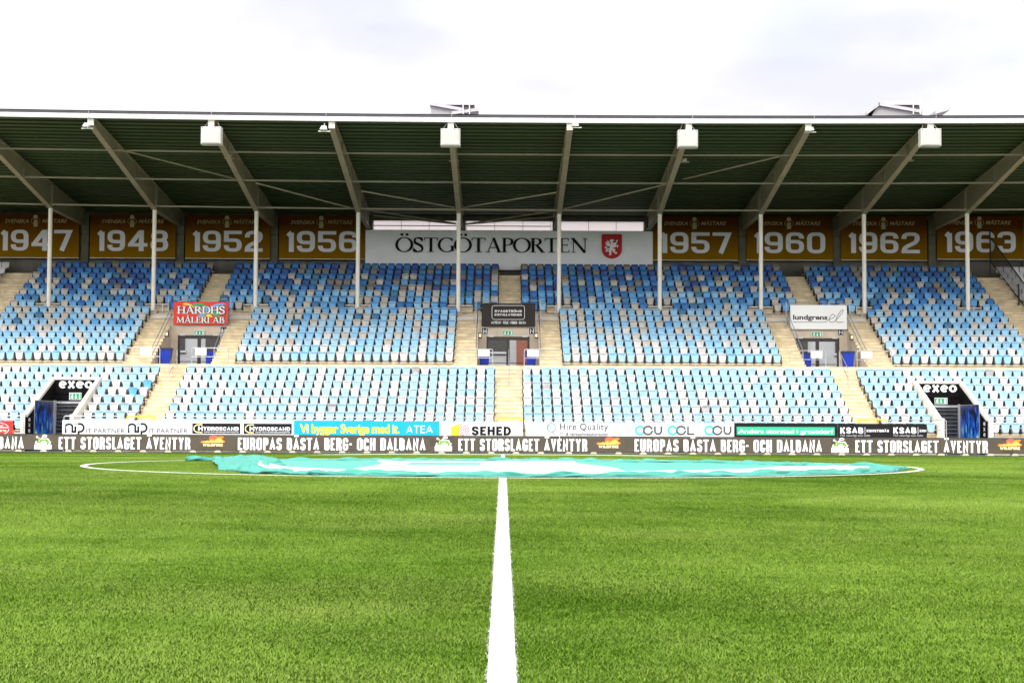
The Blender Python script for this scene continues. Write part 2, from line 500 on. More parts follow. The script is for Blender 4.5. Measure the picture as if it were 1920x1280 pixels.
# ------------------------------------------------------------------ materials
M_concrete = mat('warm beige stair concrete', (.79, .66, .43), .85, .07, 1.7, bump=.25, dirt=(.55, .45, .29))
M_stepshade = mat('shaded step nosing', (.58, .46, .28), .9, .2, 3)  # nosing lip in a darker tone; step-edge shade put into its colour
M_wallconc = mat('grey beige concrete wall', (.62, .53, .41), .85, .10, 1.6, bump=.2)
M_pale = mat('pale painted concrete', (.86, .80, .69), .8, .06, 2)
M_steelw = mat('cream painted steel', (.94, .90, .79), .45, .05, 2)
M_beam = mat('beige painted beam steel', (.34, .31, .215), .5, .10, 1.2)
M_deck = mat('dark green grey roof decking', (.038, .068, .020), .6, .2, .6, stretch=(.2, 4, 1))
M_fascia = mat('white roof fascia', (.78, .77, .78), .5, .04, 1)
M_gutter = mat('dark roof edge', (.055, .05, .055), .5, .2, 2)
M_galv = mat('galvanised steel', (.46, .47, .48), .38, .12, 8, metal=.55)
M_raill = mat('pale seat rail steel', (.80, .78, .74), .4, .05, 6)
M_black = mat('black plastic', (.012, .012, .013), .5, .2, 10)
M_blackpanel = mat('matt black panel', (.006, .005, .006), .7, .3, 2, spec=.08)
M_white = mat('white sheet panel', (.74, .74, .74), .45, .03, 1.5)
M_whitepaint = mat('white lettering', (.84, .84, .84), .5, .02, 3)
M_blackpaint = mat('black lettering', (.010, .009, .010), .6, .05, 3, spec=.08)
M_darkframe = mat('dark brown door frame', (.035, .028, .020), .4, .2, 4)
M_yellow = mat('yellow rail paint', (.80, .62, .03), .45, .1, 5)
M_bin = mat('blue bin plastic', (.006, .035, .40), .4, .1, 5)
M_bindark = mat('dark blue bin lid', (.006, .016, .10), .4, .1, 5)
M_green = mat('green safety sign', (.01, .30, .12), .4, .05, 5, emit=(.0, .35, .14), estr=.12)
M_backwall = mat('dark grey wall cladding', (.13, .12, .095), .8, .25, 1.0, stretch=(1.5, 1, .3))
M_pilaster = mat('dark grey concrete pilaster', (.12, .115, .075), .85, .2, 1.5)

# ------------------------------------------------------------------ ground, pitch
CY = 37.0                                        # depth of the centre spot
def gz(x, y):
    x, y = np.asarray(x, float), np.asarray(y, float)
    yy = np.abs(y - CY)
    z = -.0105 * (np.sqrt(np.minimum(yy, 38) ** 2 + 64) - 8)
    s = np.clip((y - CY - 24) / 10, 0, 1)
    s = s * s * (3 - 2 * s)
    hx = 1 - np.exp(-((x + .3) / 8.6) ** 6)
    s = s * (1 - np.clip((yy - 34.4) / 1.8, 0, 1))
    z = z - s * (.03 + .07 * hx)
    z = z - .035 * np.clip(np.abs(x) / 10, 0, 1) ** 2
    return z

def ground_material():
    m = bpy.data.materials.new('artificial turf')
    m.use_nodes = True
    n, l = m.node_tree.nodes, m.node_tree.links
    b = n['Principled BSDF']
    b.inputs['Roughness'].default_value = .7
    b.inputs['Specular IOR Level'].default_value = .0
    geo = n.new('ShaderNodeNewGeometry')
    mp_ = n.new('ShaderNodeMapping'); mp_.inputs['Scale'].default_value = (.35, 1.0, 1)
    l.new(geo.outputs['Position'], mp_.inputs['Vector'])
    t1 = n.new('ShaderNodeTexNoise'); t1.inputs['Scale'].default_value = 1.1; t1.inputs['Detail'].default_value = 8; t1.inputs['Roughness'].default_value = .65
    l.new(mp_.outputs['Vector'], t1.inputs['Vector'])
    t2 = n.new('ShaderNodeTexNoise'); t2.inputs['Scale'].default_value = 60; t2.inputs['Detail'].default_value = 4
    l.new(geo.outputs['Position'], t2.inputs['Vector'])
    ad = n.new('ShaderNodeMath'); ad.operation = 'ADD'
    mu = n.new('ShaderNodeMath'); mu.operation = 'MULTIPLY'; mu.inputs[1].default_value = .6
    l.new(t2.outputs['Fac'], mu.inputs[0])
    l.new(t1.outputs['Fac'], ad.inputs[0]); l.new(mu.outputs[0], ad.inputs[1])
    r = n.new('ShaderNodeValToRGB')
    r.color_ramp.elements[0].position = .62; r.color_ramp.elements[0].color = (.020, .044, .003, 1)
    r.color_ramp.elements[1].position = 1.0; r.color_ramp.elements[1].color = (.040, .078, .006, 1)
    l.new(ad.outputs[0], r.inputs['Fac'])
    # beyond the pitch: grey asphalt
    sx = n.new('ShaderNodeSeparateXYZ'); l.new(geo.outputs['Position'], sx.inputs[0])
    gt = n.new('ShaderNodeMath'); gt.operation = 'GREATER_THAN'; gt.inputs[1].default_value = CY + 39.5
    l.new(sx.outputs['Y'], gt.inputs[0])
    mx = n.new('ShaderNodeMix'); mx.data_type = 'RGBA'
    l.new(gt.outputs[0], mx.inputs['Factor']); l.new(r.outputs['Color'], mx.inputs[6])
    mx.inputs[7].default_value = (.10, .10, .10, 1)
    l.new(mx.outputs[2], b.inputs['Base Color'])
    bp = n.new('ShaderNodeBump'); bp.inputs['Strength'].default_value = .6; bp.inputs['Distance'].default_value = .03
    l.new(t2.outputs['Fac'], bp.inputs['Height']); l.new(bp.outputs['Normal'], b.inputs['Normal'])
    return m

xs = np.concatenate([np.linspace(-400, -60, 12), np.arange(-55, 55.1, 1.0), np.linspace(60, 400, 12)])
ys = np.concatenate([np.linspace(-300, -25, 10), np.arange(-22, 84, .5), np.linspace(90, 700, 14)])
gx, gy = np.meshgrid(xs, ys)
gzv = gz(gx, gy)
vs = np.stack([gx.ravel(), gy.ravel(), gzv.ravel()], 1)
nx, ny = len(xs), len(ys)
ii = (np.arange(ny - 1)[:, None] * nx + np.arange(nx - 1)[None, :]).ravel()
fs = np.stack([ii, ii + 1, ii + nx + 1, ii + nx], 1)
me = bpy.data.meshes.new('ground')
me.from_pydata(vs.tolist(), [], fs.tolist())
me.materials.append(ground_material())
me.polygons.foreach_set('use_smooth', [True] * len(me.polygons))
ground = bpy.data.objects.new('ground', me)
COL.objects.link(ground)
tag(ground, kind='structure', label='green artificial turf pitch in front of the stand')

M_line = mat('white turf line', (.66, .67, .60), .8, .05, 30, bump=.3)
def line_strip(name, pts, w, lift=.005):
    mb = MB()
    vs, fs = strip(pts, lambda q: w - .016)
    n = len(vs)
    mb.add([(x, y, float(gz(x, y)) + lift) for x, y in vs], fs, M_line)
    mb.add([(x, y, float(gz(x, y)) + lift) for x, y in vs] + [(x, y, float(gz(x, y)) - .02) for x, y in vs],
           [(i, i + 1, n + i + 1, n + i) for i in range(n - 1) if i != n // 2 - 1], M_line)
    return tag(mb.build(name, M_line), kind='structure')
LW = .136
line_strip('halfway_line', [(0, y) for y in np.arange(-20, CY + 34.01, .5)], LW)
line_strip('centre_circle_line', [(9.15 * math.cos(t), CY + 9.15 * math.sin(t)) for t in np.linspace(0, 2 * math.pi, 181)], LW, .012)
line_strip('touchline', [(x, CY + 34) for x in np.arange(-50, 50.1, .5)], LW, .034)

def grass_blades():
    zones = []
    def zone(d0, d1, dens0, dref, pw, w, h, marg):
        # sample depths with density falling off with distance
        g = np.linspace(d0, d1, 400)
        width = .64 * g + marg
        dn = dens0 * (dref / g) ** pw * width
        N = int(np.trapezoid(dn, g)) if hasattr(np, 'trapezoid') else int(np.trapz(dn, g))
        c = np.cumsum(dn); c /= c[-1]
        y = np.interp(rng.random(N), c, g)
        x = (rng.random(N) - .5) * (.64 * y + marg) + .006 * y
        sc = (y / d0) ** .55
        zones.append((x, y, w * sc, h * np.minimum(sc, 1.2), np.minimum(1, np.ones(N))))
    zone(4.6, 15, 8500, 7.5, .2, .0028, .011, 8)
    zone(15, 34, 6500, 15, 1.1, .0048, .0135, 9)
    zone(34, 74.4, 1500, 34, 1.0, .012, .009, 14)
    x = np.concatenate([z[0] for z in zones]); y = np.concatenate([z[1] for z in zones])
    w = np.concatenate([z[2] for z in zones]); h = np.concatenate([z[3] for z in zones])
    keep = ~((np.abs(y - CY) < 8.7) & (np.hypot(x, y - CY) < 8.6) & (y < CY + 1.5) & (x > -4.9 - .12 * (y - CY + 6)))
    keep &= ~((y > CY + 24) & (np.abs(x) > 52))
    x, y, w, h = x[keep], y[keep], w[keep], h[keep]
    N = len(x)
    z = gz(x, y)
    # slow patches of brushing direction and tone
    def lumps(sx, sy, seed, n=26):
        q = np.random.default_rng(seed)
        v = np.zeros(N)
        for _ in range(n):
            kx, ky = q.normal(0, sx), q.normal(0, sy)
            v += np.sin(x * kx + y * ky + q.random() * 6.28)
        return v / math.sqrt(n)
    tone = .95 * lumps(.55, .6, 3) + .5 * lumps(3.0, 3.5, 5) + .45 * lumps(16, 16, 8) + .4 * lumps(70, 70, 12)
    ang = rng.random(N) * 2 * np.pi
    lean = (.4 + 1.3 * rng.random(N)) * h
    lx, ly = np.cos(ang) * lean, np.sin(ang) * lean + .25 * h * np.clip(lumps(.5, 1.0, 9), -1, 1)
    hh = h * (.65 + .5 * rng.random(N)) * (1 + .10 * np.clip(tone, -2, 2))
    jit = .004
    xr, yr = x + rng.normal(0, jit, N), y + rng.normal(0, jit, N)
    xr = xr + .0035 * lumps(0, 9, 21) 
    on = (np.abs(xr) < LW / 2) & (y < CY + 34)
    rr = np.hypot(xr, yr - CY)
    on |= np.abs(rr - 9.15) < LW / 2
    on |= np.abs(yr - (CY + 34)) < LW / 2
    lx[on] *= .4; ly[on] *= .4; hh[on] *= .7
    a2 = rng.random(N) * np.pi
    dx, dy = np.cos(a2) * w, np.sin(a2) * w * .6
    P = np.empty((N, 3, 3))
    P[:, 0] = np.stack([x - dx, y - dy, z - .004], 1)
    P[:, 1] = np.stack([x + dx, y + dy, z - .004], 1)
    P[:, 2] = np.stack([x + lx, y + ly, z + hh], 1)
    # fibre colours; fibres rooted in a line are white
    t = np.clip(.48 + .19 * tone + .13 * rng.normal(0, 1, N), 0, 1)[:, None]
    cols = (1 - t) * np.array([.048, .118, .003]) + t * np.array([.205, .318, .042])
    worn = np.clip(.45 * lumps(.9, 1.1, 31) + .35 * lumps(3, 3, 33) + .1, 0, 1)[:, None] * .55
    cols = cols * (1 - worn) + worn * (.55 * cols + .45 * np.array([.33, .40, .10]))
    dry = rng.random(N) < .05
    cols[dry] = cols[dry] * .5 + np.array([.12, .13, .045])
    cols[on] = np.array([.68, .69, .61]) * (.72 + .28 * rng.random((int(on.sum()), 1)))
    me = bpy.data.meshes.new('grass')
    me.vertices.add(N * 3); me.vertices.foreach_set('co', P.reshape(-1).astype(np.float32))
    me.loops.add(N * 3); me.loops.foreach_set('vertex_index', np.arange(N * 3, dtype=np.int32))
    me.polygons.add(N); me.polygons.foreach_set('loop_start', np.arange(0, N * 3, 3, dtype=np.int32))
    at = me.color_attributes.new('fibre', 'FLOAT_COLOR', 'POINT')
    C4 = np.ones((N, 3, 4), np.float32)
    C4[:, :, :3] = cols[:, None, :]
    at.data.foreach_set('color', C4.reshape(-1))
    me.update()
    m = bpy.data.materials.new('turf fibre'); m.use_nodes = True
    n, l = m.node_tree.nodes, m.node_tree.links
    b = n['Principled BSDF']; b.inputs['Roughness'].default_value = .6; b.inputs['Specular IOR Level'].default_value = .06
    a = n.new('ShaderNodeVertexColor'); a.layer_name = 'fibre'
    l.new(a.outputs['Color'], b.inputs['Base Color'])
    me.materials.append(m)
    o = bpy.data.objects.new('grass', me)
    COL.objects.link(o)
    tag(o, 'short green artificial grass fibres covering the pitch', 'grass', kind='stuff')
grass_blades()

# ------------------------------------------------------------------ the grandstand
stand = empty('grandstand', (0, 88, 0), 'long covered grandstand with dark roof, pale columns and beige stepped terraces', 'grandstand')
# rows: (seat depth, z of seat top)
LOW = [(87.2 - .88 * (7 - i), 4.11 - .41 * (7 - i)) for i in range(8)]
UPP = [(90.0 + .90 * i, 5.02 + .417 * i) for i in range(16)]
WALK = 4.20
XL, XR = -40.0, 40.0
fl = lambda top: top - .82
AISLES = [(-18.25, -16.85), (-.43, 1.0), (17.45, 18.8)]      # lower tier stairs
UAISLES = [(-18.35, -17.0), (-.30, 1.06), (17.55, 18.95)]     # upper tier stairs
PITS = [(-20.8, -19.3, -16.0, -14.7), (-2.73, -1.45, 2.0, 3.25), (15.3, 16.6, 20.0, 21.4)]
TUN = [(-23.6, -21.0), (21.45, 24.05)]                       # the two tunnels (outer faces)
WIDE = [(-30.8, -29.3), (29.5, 31.0)]

def terrace(rows, first_z, x0, x1, last_y, last_z, front=None):
    """profile (y,z) of stepped rows; every riser stands just behind its seats"""
    pts = [(front if front is not None else rows[0][0] - .85, first_z - 1.2), (front if front is not None else rows[0][0] - .85, fl(rows[0][1]))]
    for i, (d, t) in enumerate(rows):
        z = fl(t)
        zn = fl(rows[i + 1][1]) if i + 1 < len(rows) else last_z
        pts += [(d + .08, z), (d + .08, zn)]
    pts += [(last_y, last_z), (last_y, first_z - 1.2)]
    mb = MB()
    mb.prism(pts, 'x', x0, x1, M_concrete, M_wallconc)
    return mb

def lower_segment(x0, x1, rows):
    return terrace(rows, .0, x0, x1, 90.02, WALK, front=(80.35 if rows is LOW else None))
xs_cuts = [(XL, TUN[0][0]), (TUN[0][1], TUN[1][0]), (TUN[1][1], XR)]
for a, b in xs_cuts:
    lower_segment(a, b, LOW).build('lower_terrace', M_concrete, stand)
for a, b in TUN:                                               # over the tunnels only the two last rows go on
    mb = MB()
    z5, z6 = 2.75, fl(LOW[6][1])
    pts = [(85.62, z5), (85.62, z6), (LOW[6][0] + .08, z6), (LOW[6][0] + .08, fl(LOW[7][1])), (LOW[7][0] + .08, fl(LOW[7][1])), (LOW[7][0] + .08, WALK), (90.02, WALK), (90.02, z5)]
    mb.prism(pts, 'x', a, b, M_concrete, M_wallconc)
    mb.build('lower_terrace', M_concrete, stand)
# upper tier: rows 0..7 between the pits, rows 8..15 all along
MID, TOP = UPP[:8], UPP[8:]
seg = [(XL, PITS[0][0]), (PITS[0][3], PITS[1][0]), (PITS[1][3], PITS[2][0]), (PITS[2][3], XR)]
for a, b in seg:
    mb = MB()
    pts = [(90.02, 3.0)]
    pts.append((90.02, WALK))
    for i, (d, t) in enumerate(MID):
        z, zn = (WALK if i == 0 else fl(t)), fl(UPP[i + 1][1])
        pts += [(d + .08, z), (d + .08, zn)]
    pts += [(97.2, fl(UPP[8][1])), (97.2, 3.0)]
    mb.prism(pts, 'x', a, b, M_concrete, M_wallconc)
    mb.build('middle_terrace', M_concrete, stand)
mb = MB()
pts = [(97.2, fl(UPP[8][1]) - .5), (97.2, fl(UPP[8][1]))]
for i, (d, t) in enumerate(TOP):
    zn = fl(TOP[i + 1][1]) if i < 7 else fl(t)
    pts += [(d + .08, fl(t))] + ([(d + .08, zn)] if i < 7 else [])
pts += [(105.0, fl(TOP[-1][1])), (105.0, fl(TOP[-1][1]) - .5)]
mb.prism(pts, 'x', XL, XR, M_concrete, M_wallconc)
mb.build('upper_terrace', M_concrete, stand)

def stairs(x0, x1, prof, base, name='stair_flight', side=None):
    """prof: list of (y, z) riser positions with the z reached; a solid stepped prism with nosings darkened as step-edge shade"""
    mb = MB()
    pts = [(prof[0][0], base)]
    zp = prof[0][2]
    pts.append((prof[0][0], zp))
    for (y, z, zb) in prof:
        pts += [(y, zb), (y, z)] if (y, zb) != pts[-1] else [(y, z)]
    ye = prof[-1][0] + .6
    pts += [(ye, prof[-1][1]), (ye, base)]
    q = [pts[0]]
    for p in pts[1:]:
        if (abs(p[0] - q[-1][0]) + abs(p[1] - q[-1][1])) > 1e-6:
            q.append(p)
    mb.prism(q, 'x', x0, x1, M_concrete, side or M_wallconc)
    for (y, z, zb) in prof:
        mb.box(x0 + .004, x1 - .004, y - .018, y + .05, z - .024, z + .003, M_stepshade)
    return mb.build(name, M_concrete, stand)

def row_prof(rows, z_last, zfirst, half=.43):
    """two risers per row"""
    pr, z = [], zfirst
    for i, (d, t) in enumerate(rows):
        z0 = fl(t) if i else zfirst
        zn = fl(rows[i + 1][1]) if i + 1 < len(rows) else z_last
        n = max(2, round((zn - z0) / .205))
        for k in range(n):
            y = d + .08 - half * (n - 1 - k) * (1 if n == 2 else .5)
            pr.append((y, z0 + (zn - z0) * (k + 1) / n, z0 + (zn - z0) * k / n))
    return pr
for a, b in AISLES:
    pr = row_prof(LOW, WALK, fl(LOW[0][1]))
    pr = [(80.9, fl(LOW[0][1]), -.2)] + pr
    stairs(a, b, [(y - .012, z + .004, zb + .004) for y, z, zb in pr], -.4)
for p in PITS:
    for a, b in ((p[0], p[1]), (p[2], p[3])):
        pr = row_prof(MID[:7], fl(UPP[7][1]), WALK)
        stairs(a + .003, b - .003, [(y - .012, z, zb) for y, z, zb in pr], 3.2)
for a, b in UAISLES:
    pr = row_prof(TOP[:7], fl(TOP[7][1]), fl(TOP[0][1]))
    stairs(a, b, [(y - .012, z + .004, zb + .004) for y, z, zb in pr], 7.0)
for a, b in WIDE:
    pr = row_prof(UPP[:15], fl(UPP[15][1]), WALK)
    stairs(a, b, [(y - .012, z + .004, zb + .004) for y, z, zb in pr], 3.9)

# --- entrances in the pits
M_glass = bpy.data.materials.new('door glass'); M_glass.use_nodes = True
_n, _l = M_glass.node_tree.nodes, M_glass.node_tree.links
_b = _n['Principled BSDF']; _b.inputs['Base Color'].default_value = (.02, .022, .022, 1); _b.inputs['Roughness'].default_value = .03
_b.inputs['Alpha'].default_value = .18
DOORS = [(333, 413), (912, 993), (1492, 1574)]
def entrance(k):
    p = PITS[k]
    x0, x1 = p[1], p[2]
    dx0, dx1 = U(DOORS[k][0], 650, 95).x, U(DOORS[k][1], 650, 95).x
    zt = U(953, 631, 95).z
    w = MB()                                    # wall round the doors, ceiling slab, beam over the stair landings
    w.box(x0 - .02, dx0, 95, 95.25, WALK - .6, 7.08, M_wallconc)
    w.box(dx1, x1 + .02, 95, 95.25, WALK - .6, 7.08, M_wallconc)
    w.box(dx0, dx1, 95.002, 95.252, zt, 7.078, M_wallconc)
    wall = w.build('entrance_wall', M_wallconc, stand)
    s = MB()
    s.box(x0 - .02, x1 + .02, 95.26, 97.19, 6.72, 7.07, M_wallconc)
    s.build('landing_slab', M_wallconc, stand)
    s = MB()
    s.box(p[0] - .01, p[3] + .01, 96.42, 97.19, 7.11, fl(UPP[8][1]) - .006, M_wallconc)
    s.box(p[0] - .01, p[3] + .01, 96.30, 96.415, 7.20, 7.42, M_pale)
    s.build('landing_beam', M_wallconc, stand)
    f = MB()                                    # walkway floor in the pit
    f.box(x0 + .002, x1 - .002, 90.03, 96.0, WALK - .3, WALK - .004, M_wallconc)
    f.build('entrance_floor', M_wallconc, stand)
    fr = MB()
    t = .13
    mid = (dx0 + dx1) / 2
    for a, b in ((dx0, dx0 + t), (mid - t * .75, mid + t * .75), (dx1 - t, dx1)):
        fr.box(a, b, 95.04, 95.14, WALK, zt, M_darkframe)
    fr.box(dx0 + t, mid - t * .75, 95.04, 95.14, zt - .2, zt, M_darkframe)
    fr.box(mid + t * .75, dx1 - t, 95.04, 95.14, zt - .2, zt, M_darkframe)
    for a, b in ((dx0 + t, mid - t * .75), (mid + t * .75, dx1 - t)):
        fr.box(a, b, 95.05, 95.13, WALK, WALK + .22, M_darkframe)
        fr.box(a, b, 95.05, 95.13, WALK + .42, WALK + .46, M_darkframe)
    fr.build('door_frame', M_darkframe, wall)
    for a, b in ((dx0 + t, mid - t * .75), (mid + t * .75, dx1 - t)):
        g = MB()
        g.box(a, b, 95.085, 95.095, WALK + .22, zt - .2, M_glass)
        g.build('door_pane', M_glass, wall)
    for a in (dx0 + .12, dx1 - .42):            # white door closers at the top of the frame
        c = MB(); c.cbox(a, a + .30, 94.94, 95.038, zt - .03, zt + .05, .01, M_white)
        c.build('door_closer', M_white, wall)
for k in range(3):
    entrance(k)

# --- tunnels in the lower tier
def tunnel(k):
    a, b = TUN[k]
    t = .2
    h = empty('tunnel', (a, 80.5, -.4), None, None)
    h.parent = stand
    h.matrix_parent_inverse = Matrix.Translation(stand.location).inverted()
    def side(x0, x1):
        s = MB()
        pts = [(80.3, -.5), (80.3, 1.42), (80.75, 1.44), (85.6, 3.42), (85.8, 3.42), (85.8, -.5)]
        s.prism(pts, 'x', x0, x1, M_pale, M_pale)
        o = s.build('side_wall', M_pale, h)
    side(a, a + t); side(b - t, b)
    hd = MB()
    zt, zb = 3.28, 2.16
    hd.box(a + t, b - t, 85.55, 85.75, zb, zt, M_blackpanel)
    hd.box(a + t, b - t, 85.50, 85.80, zt, 3.42, M_pale)
    hd.build('header', M_blackpanel, h)
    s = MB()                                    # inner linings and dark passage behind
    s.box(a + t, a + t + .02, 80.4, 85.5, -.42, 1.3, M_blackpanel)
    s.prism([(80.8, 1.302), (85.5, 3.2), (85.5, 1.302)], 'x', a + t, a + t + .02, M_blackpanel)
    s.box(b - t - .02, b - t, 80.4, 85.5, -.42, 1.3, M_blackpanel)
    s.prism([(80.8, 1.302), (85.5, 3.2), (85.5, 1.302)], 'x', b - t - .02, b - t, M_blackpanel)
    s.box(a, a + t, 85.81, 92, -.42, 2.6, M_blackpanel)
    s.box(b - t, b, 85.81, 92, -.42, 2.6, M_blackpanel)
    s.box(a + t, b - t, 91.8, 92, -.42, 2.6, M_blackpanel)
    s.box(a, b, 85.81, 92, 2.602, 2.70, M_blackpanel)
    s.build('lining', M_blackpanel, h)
    return h, a, b, t
for k in range(2):
    tunnel(k)

# --- columns, roof
COLX = [U(px, 585, 97).x for px in (91, 287, 478.5, 670, 859, 1048, 1237, 1427, 1621, 1815)]
COLX = [COLX[0] - 12.4, COLX[0] - 6.2] + COLX + [COLX[-1] + 6.2, COLX[-1] + 12.4]
sag = lambda x: .17 * ((x - 2.5) / 28) ** 2
zroof = lambda d: 16.33 - .079 * (d - 81.7)
for x in COLX:
    c = MB()
    c.tube((x, 97, 7.7), (x, 97, 13.62 + sag(x)), .125, 14)
    col = c.build('column', M_steelw, stand, smooth=False)
    b_ = MB(); b_.box(x - .27, x + .27, 96.72, 97.28, 7.5, 7.74)
    b_.build('column_base', M_wallconc, col)
# beams
FRX = [U(px, 230, 81.7).x for px in (165, 395, 621, 843, 1070, 1292, 1519, 1747)]
bx = {}
for i, x in enumerate(COLX):
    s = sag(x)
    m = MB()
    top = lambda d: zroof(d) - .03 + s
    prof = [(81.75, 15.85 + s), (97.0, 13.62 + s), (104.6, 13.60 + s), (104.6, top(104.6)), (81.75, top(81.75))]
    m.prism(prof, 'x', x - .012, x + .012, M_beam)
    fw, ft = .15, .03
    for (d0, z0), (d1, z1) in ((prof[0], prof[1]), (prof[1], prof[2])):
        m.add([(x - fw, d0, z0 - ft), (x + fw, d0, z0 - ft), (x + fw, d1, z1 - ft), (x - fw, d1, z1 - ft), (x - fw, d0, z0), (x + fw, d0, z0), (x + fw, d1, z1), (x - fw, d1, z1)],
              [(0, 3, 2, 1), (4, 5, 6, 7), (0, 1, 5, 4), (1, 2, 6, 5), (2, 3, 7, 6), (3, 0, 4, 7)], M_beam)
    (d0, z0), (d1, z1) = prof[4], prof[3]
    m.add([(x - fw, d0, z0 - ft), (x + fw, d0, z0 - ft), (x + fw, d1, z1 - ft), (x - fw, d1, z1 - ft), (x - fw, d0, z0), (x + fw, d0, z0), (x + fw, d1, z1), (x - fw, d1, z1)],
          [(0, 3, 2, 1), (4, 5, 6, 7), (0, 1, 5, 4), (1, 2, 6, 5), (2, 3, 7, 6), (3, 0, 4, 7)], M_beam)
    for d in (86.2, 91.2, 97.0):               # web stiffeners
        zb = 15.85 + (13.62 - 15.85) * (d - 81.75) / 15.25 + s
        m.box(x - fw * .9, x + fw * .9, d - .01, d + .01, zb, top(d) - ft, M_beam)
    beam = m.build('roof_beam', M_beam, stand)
    e = MB(); e.cbox(x - .155, x + .155, 81.62, 81.75, 15.82 + s, 16.20 + s, .01, M_steelw)
    e.build('end_plate', M_steelw, beam)
# deck with trapezoid ribs running along the stand
def deck():
    m = MB()
    xsn = np.linspace(XL, XR, 33)
    prof = []
    d = 81.62
    while d < 104.9:
        prof += [(d, 0), (d + .34, 0), (d + .38, .11), (d + .64, .11), (d + .68, 0)]
        d += .70
    prof = [(a, zroof(a) + b) for a, b in prof if a <= 105]
    n = len(prof)
    vs, fs = [], []
    for x in xsn:
        vs += [(x, p[0], p[1] + sag(x)) for p in prof]
    for i in range(len(xsn) - 1):
        fs += [(i * n + j, (i + 1) * n + j, (i + 1) * n + j + 1, i * n + j + 1) for j in range(n - 1)]
    m.add(vs, fs, M_deck)
    # roof covering above the deck
    vs, fs = [], []
    for x in xsn:
        vs += [(x, 81.5, zroof(81.5) + .21 + sag(x)), (x, 105.3, zroof(105.3) + .21 + sag(x)), (x, 105.3, zroof(105.3) + .06 + sag(x))]
    for i in range(len(xsn) - 1):
        fs += [(3 * i, 3 * i + 1, 3 * i + 4, 3 * i + 3), (3 * i + 1, 3 * i + 2, 3 * i + 5, 3 * i + 4)]
    m.add(vs, fs, M_gutter)
    return m.build('roof', M_deck, stand)
roof = deck()
def along(name, y0, y1, z0, z1, mt, parent):
    """a band that follows the roof's slight curve; z0/z1 relative to nothing but the sag"""
    m = MB()
    xsn = np.linspace(XL, XR, 33)
    vs, fs = [], []
    for x in xsn:
        s = sag(x)
        vs += [(x, y0, z0 + s), (x, y1, z0 + s), (x, y1, z1 + s), (x, y0, z1 + s)]
    for i in range(len(xsn) - 1):
        for j in range(4):
            k = (j + 1) % 4
            fs.append((4 * i + j, 4 * i + k, 4 * i + 4 + k, 4 * i + 4 + j))
    fs += [(0, 3, 2, 1), tuple(4 * (len(xsn) - 1) + j for j in range(4))]
    m.add(vs, fs, mt)
    return m.build(name, mt, parent)
along('fascia', 81.42, 81.60, 16.16, 16.39, M_fascia, roof)
along('gutter', 81.40, 81.62, 16.394, 16.50, M_gutter, roof)
for d, z in ((86.1, 15.32), (91.0, 14.56), (96.4, 13.76)):
    along('purlin', d - .05, d + .05, z - .042, z + .042, M_beam, roof)
BR = [((235, 283, 86), (440, 335, 91)), ((480, 343, 91), (662, 391, 96.3)), ((678, 358, 92), (852, 389, 96.3)), ((868, 389, 96.3), (1043, 361, 92)),
      ((1057, 392, 96.3), (1250, 345, 91)), ((1281, 336, 91), (1463, 293, 86)), ((690, 394, 97), (854, 419, 103)), ((868, 421, 103), (1040, 395, 97)), ((700, 404, 101), (855, 420, 103.2)), ((868, 421, 103.2), (1040, 406, 101))]
for p, q in BR:
    m = MB(); m.tube(U(*p), U(*q), .045, 8, M_beam)
    m.build('brace', M_beam, roof)

# --- back wall with pilasters and the window band
bw = MB()
WX0, WX1 = U(699, 420, 105).x, U(1208, 420, 105).x
zt, zb_ = U(953, 406, 105).z, U(953, 432, 105).z
bw.box(XL, WX0, 105.0, 105.2, 9.9, 14.64)
bw.box(WX1, XR, 105.0, 105.2, 9.9, 14.64)
bw.box(WX0, WX1, 105.0, 105.2, 9.9, zb_)
bw.box(WX0, WX1, 105.0, 105.2, zt, 14.2)
back = bw.build('back_wall', M_backwall, stand)
along('wall_head', 105.205, 105.295, 14.25, 14.665, M_backwall, back)
for px in (-18, 159, 338, 514, 687, 866, 1043, 1218, 1392, 1569, 1748, 1925):
    x = U(px, 450, 104.6).x
    m = MB(); m.box(x - .24, x + .24, 104.62, 104.99, 9.9, 14.35 + sag(x) * .5)
    m.build('pilaster', M_pilaster, back)
M_opal = bpy.data.materials.new('opal window sheet'); M_opal.use_nodes = True
_n, _l = M_opal.node_tree.nodes, M_opal.node_tree.links
_b = _n['Principled BSDF']; _b.inputs['Base Color'].default_value = (.9, .86, .84, 1); _b.inputs['Roughness'].default_value = .4
_tr = _n.new('ShaderNodeBsdfTransparent'); _tr.inputs['Color'].default_value = (.98, .93, .92, 1)
_tl = _n.new('ShaderNodeBsdfTranslucent'); _tl.inputs['Color'].default_value = (.95, .90, .88, 1)
_mx = _n.new('ShaderNodeMixShader'); _mx.inputs[0].default_value = .45
_l.new(_tr.outputs[0], _mx.inputs[1]); _l.new(_tl.outputs[0], _mx.inputs[2])
_l.new(_mx.outputs[0], _n['Material Output'].inputs['Surface'])
for a, b in ((700, 857), (875, 1033), (1052, 1207)):
    fr = MB()
    xa, xb = U(a, 420, 105).x, U(b, 420, 105).x
    for s in (0, .333, .667, 1):
        xx = xa + (xb - xa) * s
        fr.box(xx - .015, xx + .015, 105.06, 105.12, zb_, zt, M_darkframe)
    if a < 1040: fr.box(xa, xb, 105.03, 105.055, zb_ + (zt - zb_) * .28, zb_ + (zt - zb_) * .34, M_darkframe)
    w = fr.build('window', M_darkframe, back)
    g = MB(); g.box(xa, xb, 105.13, 105.14, zb_, zt, M_opal)
    g.build('window_pane', M_opal, back)

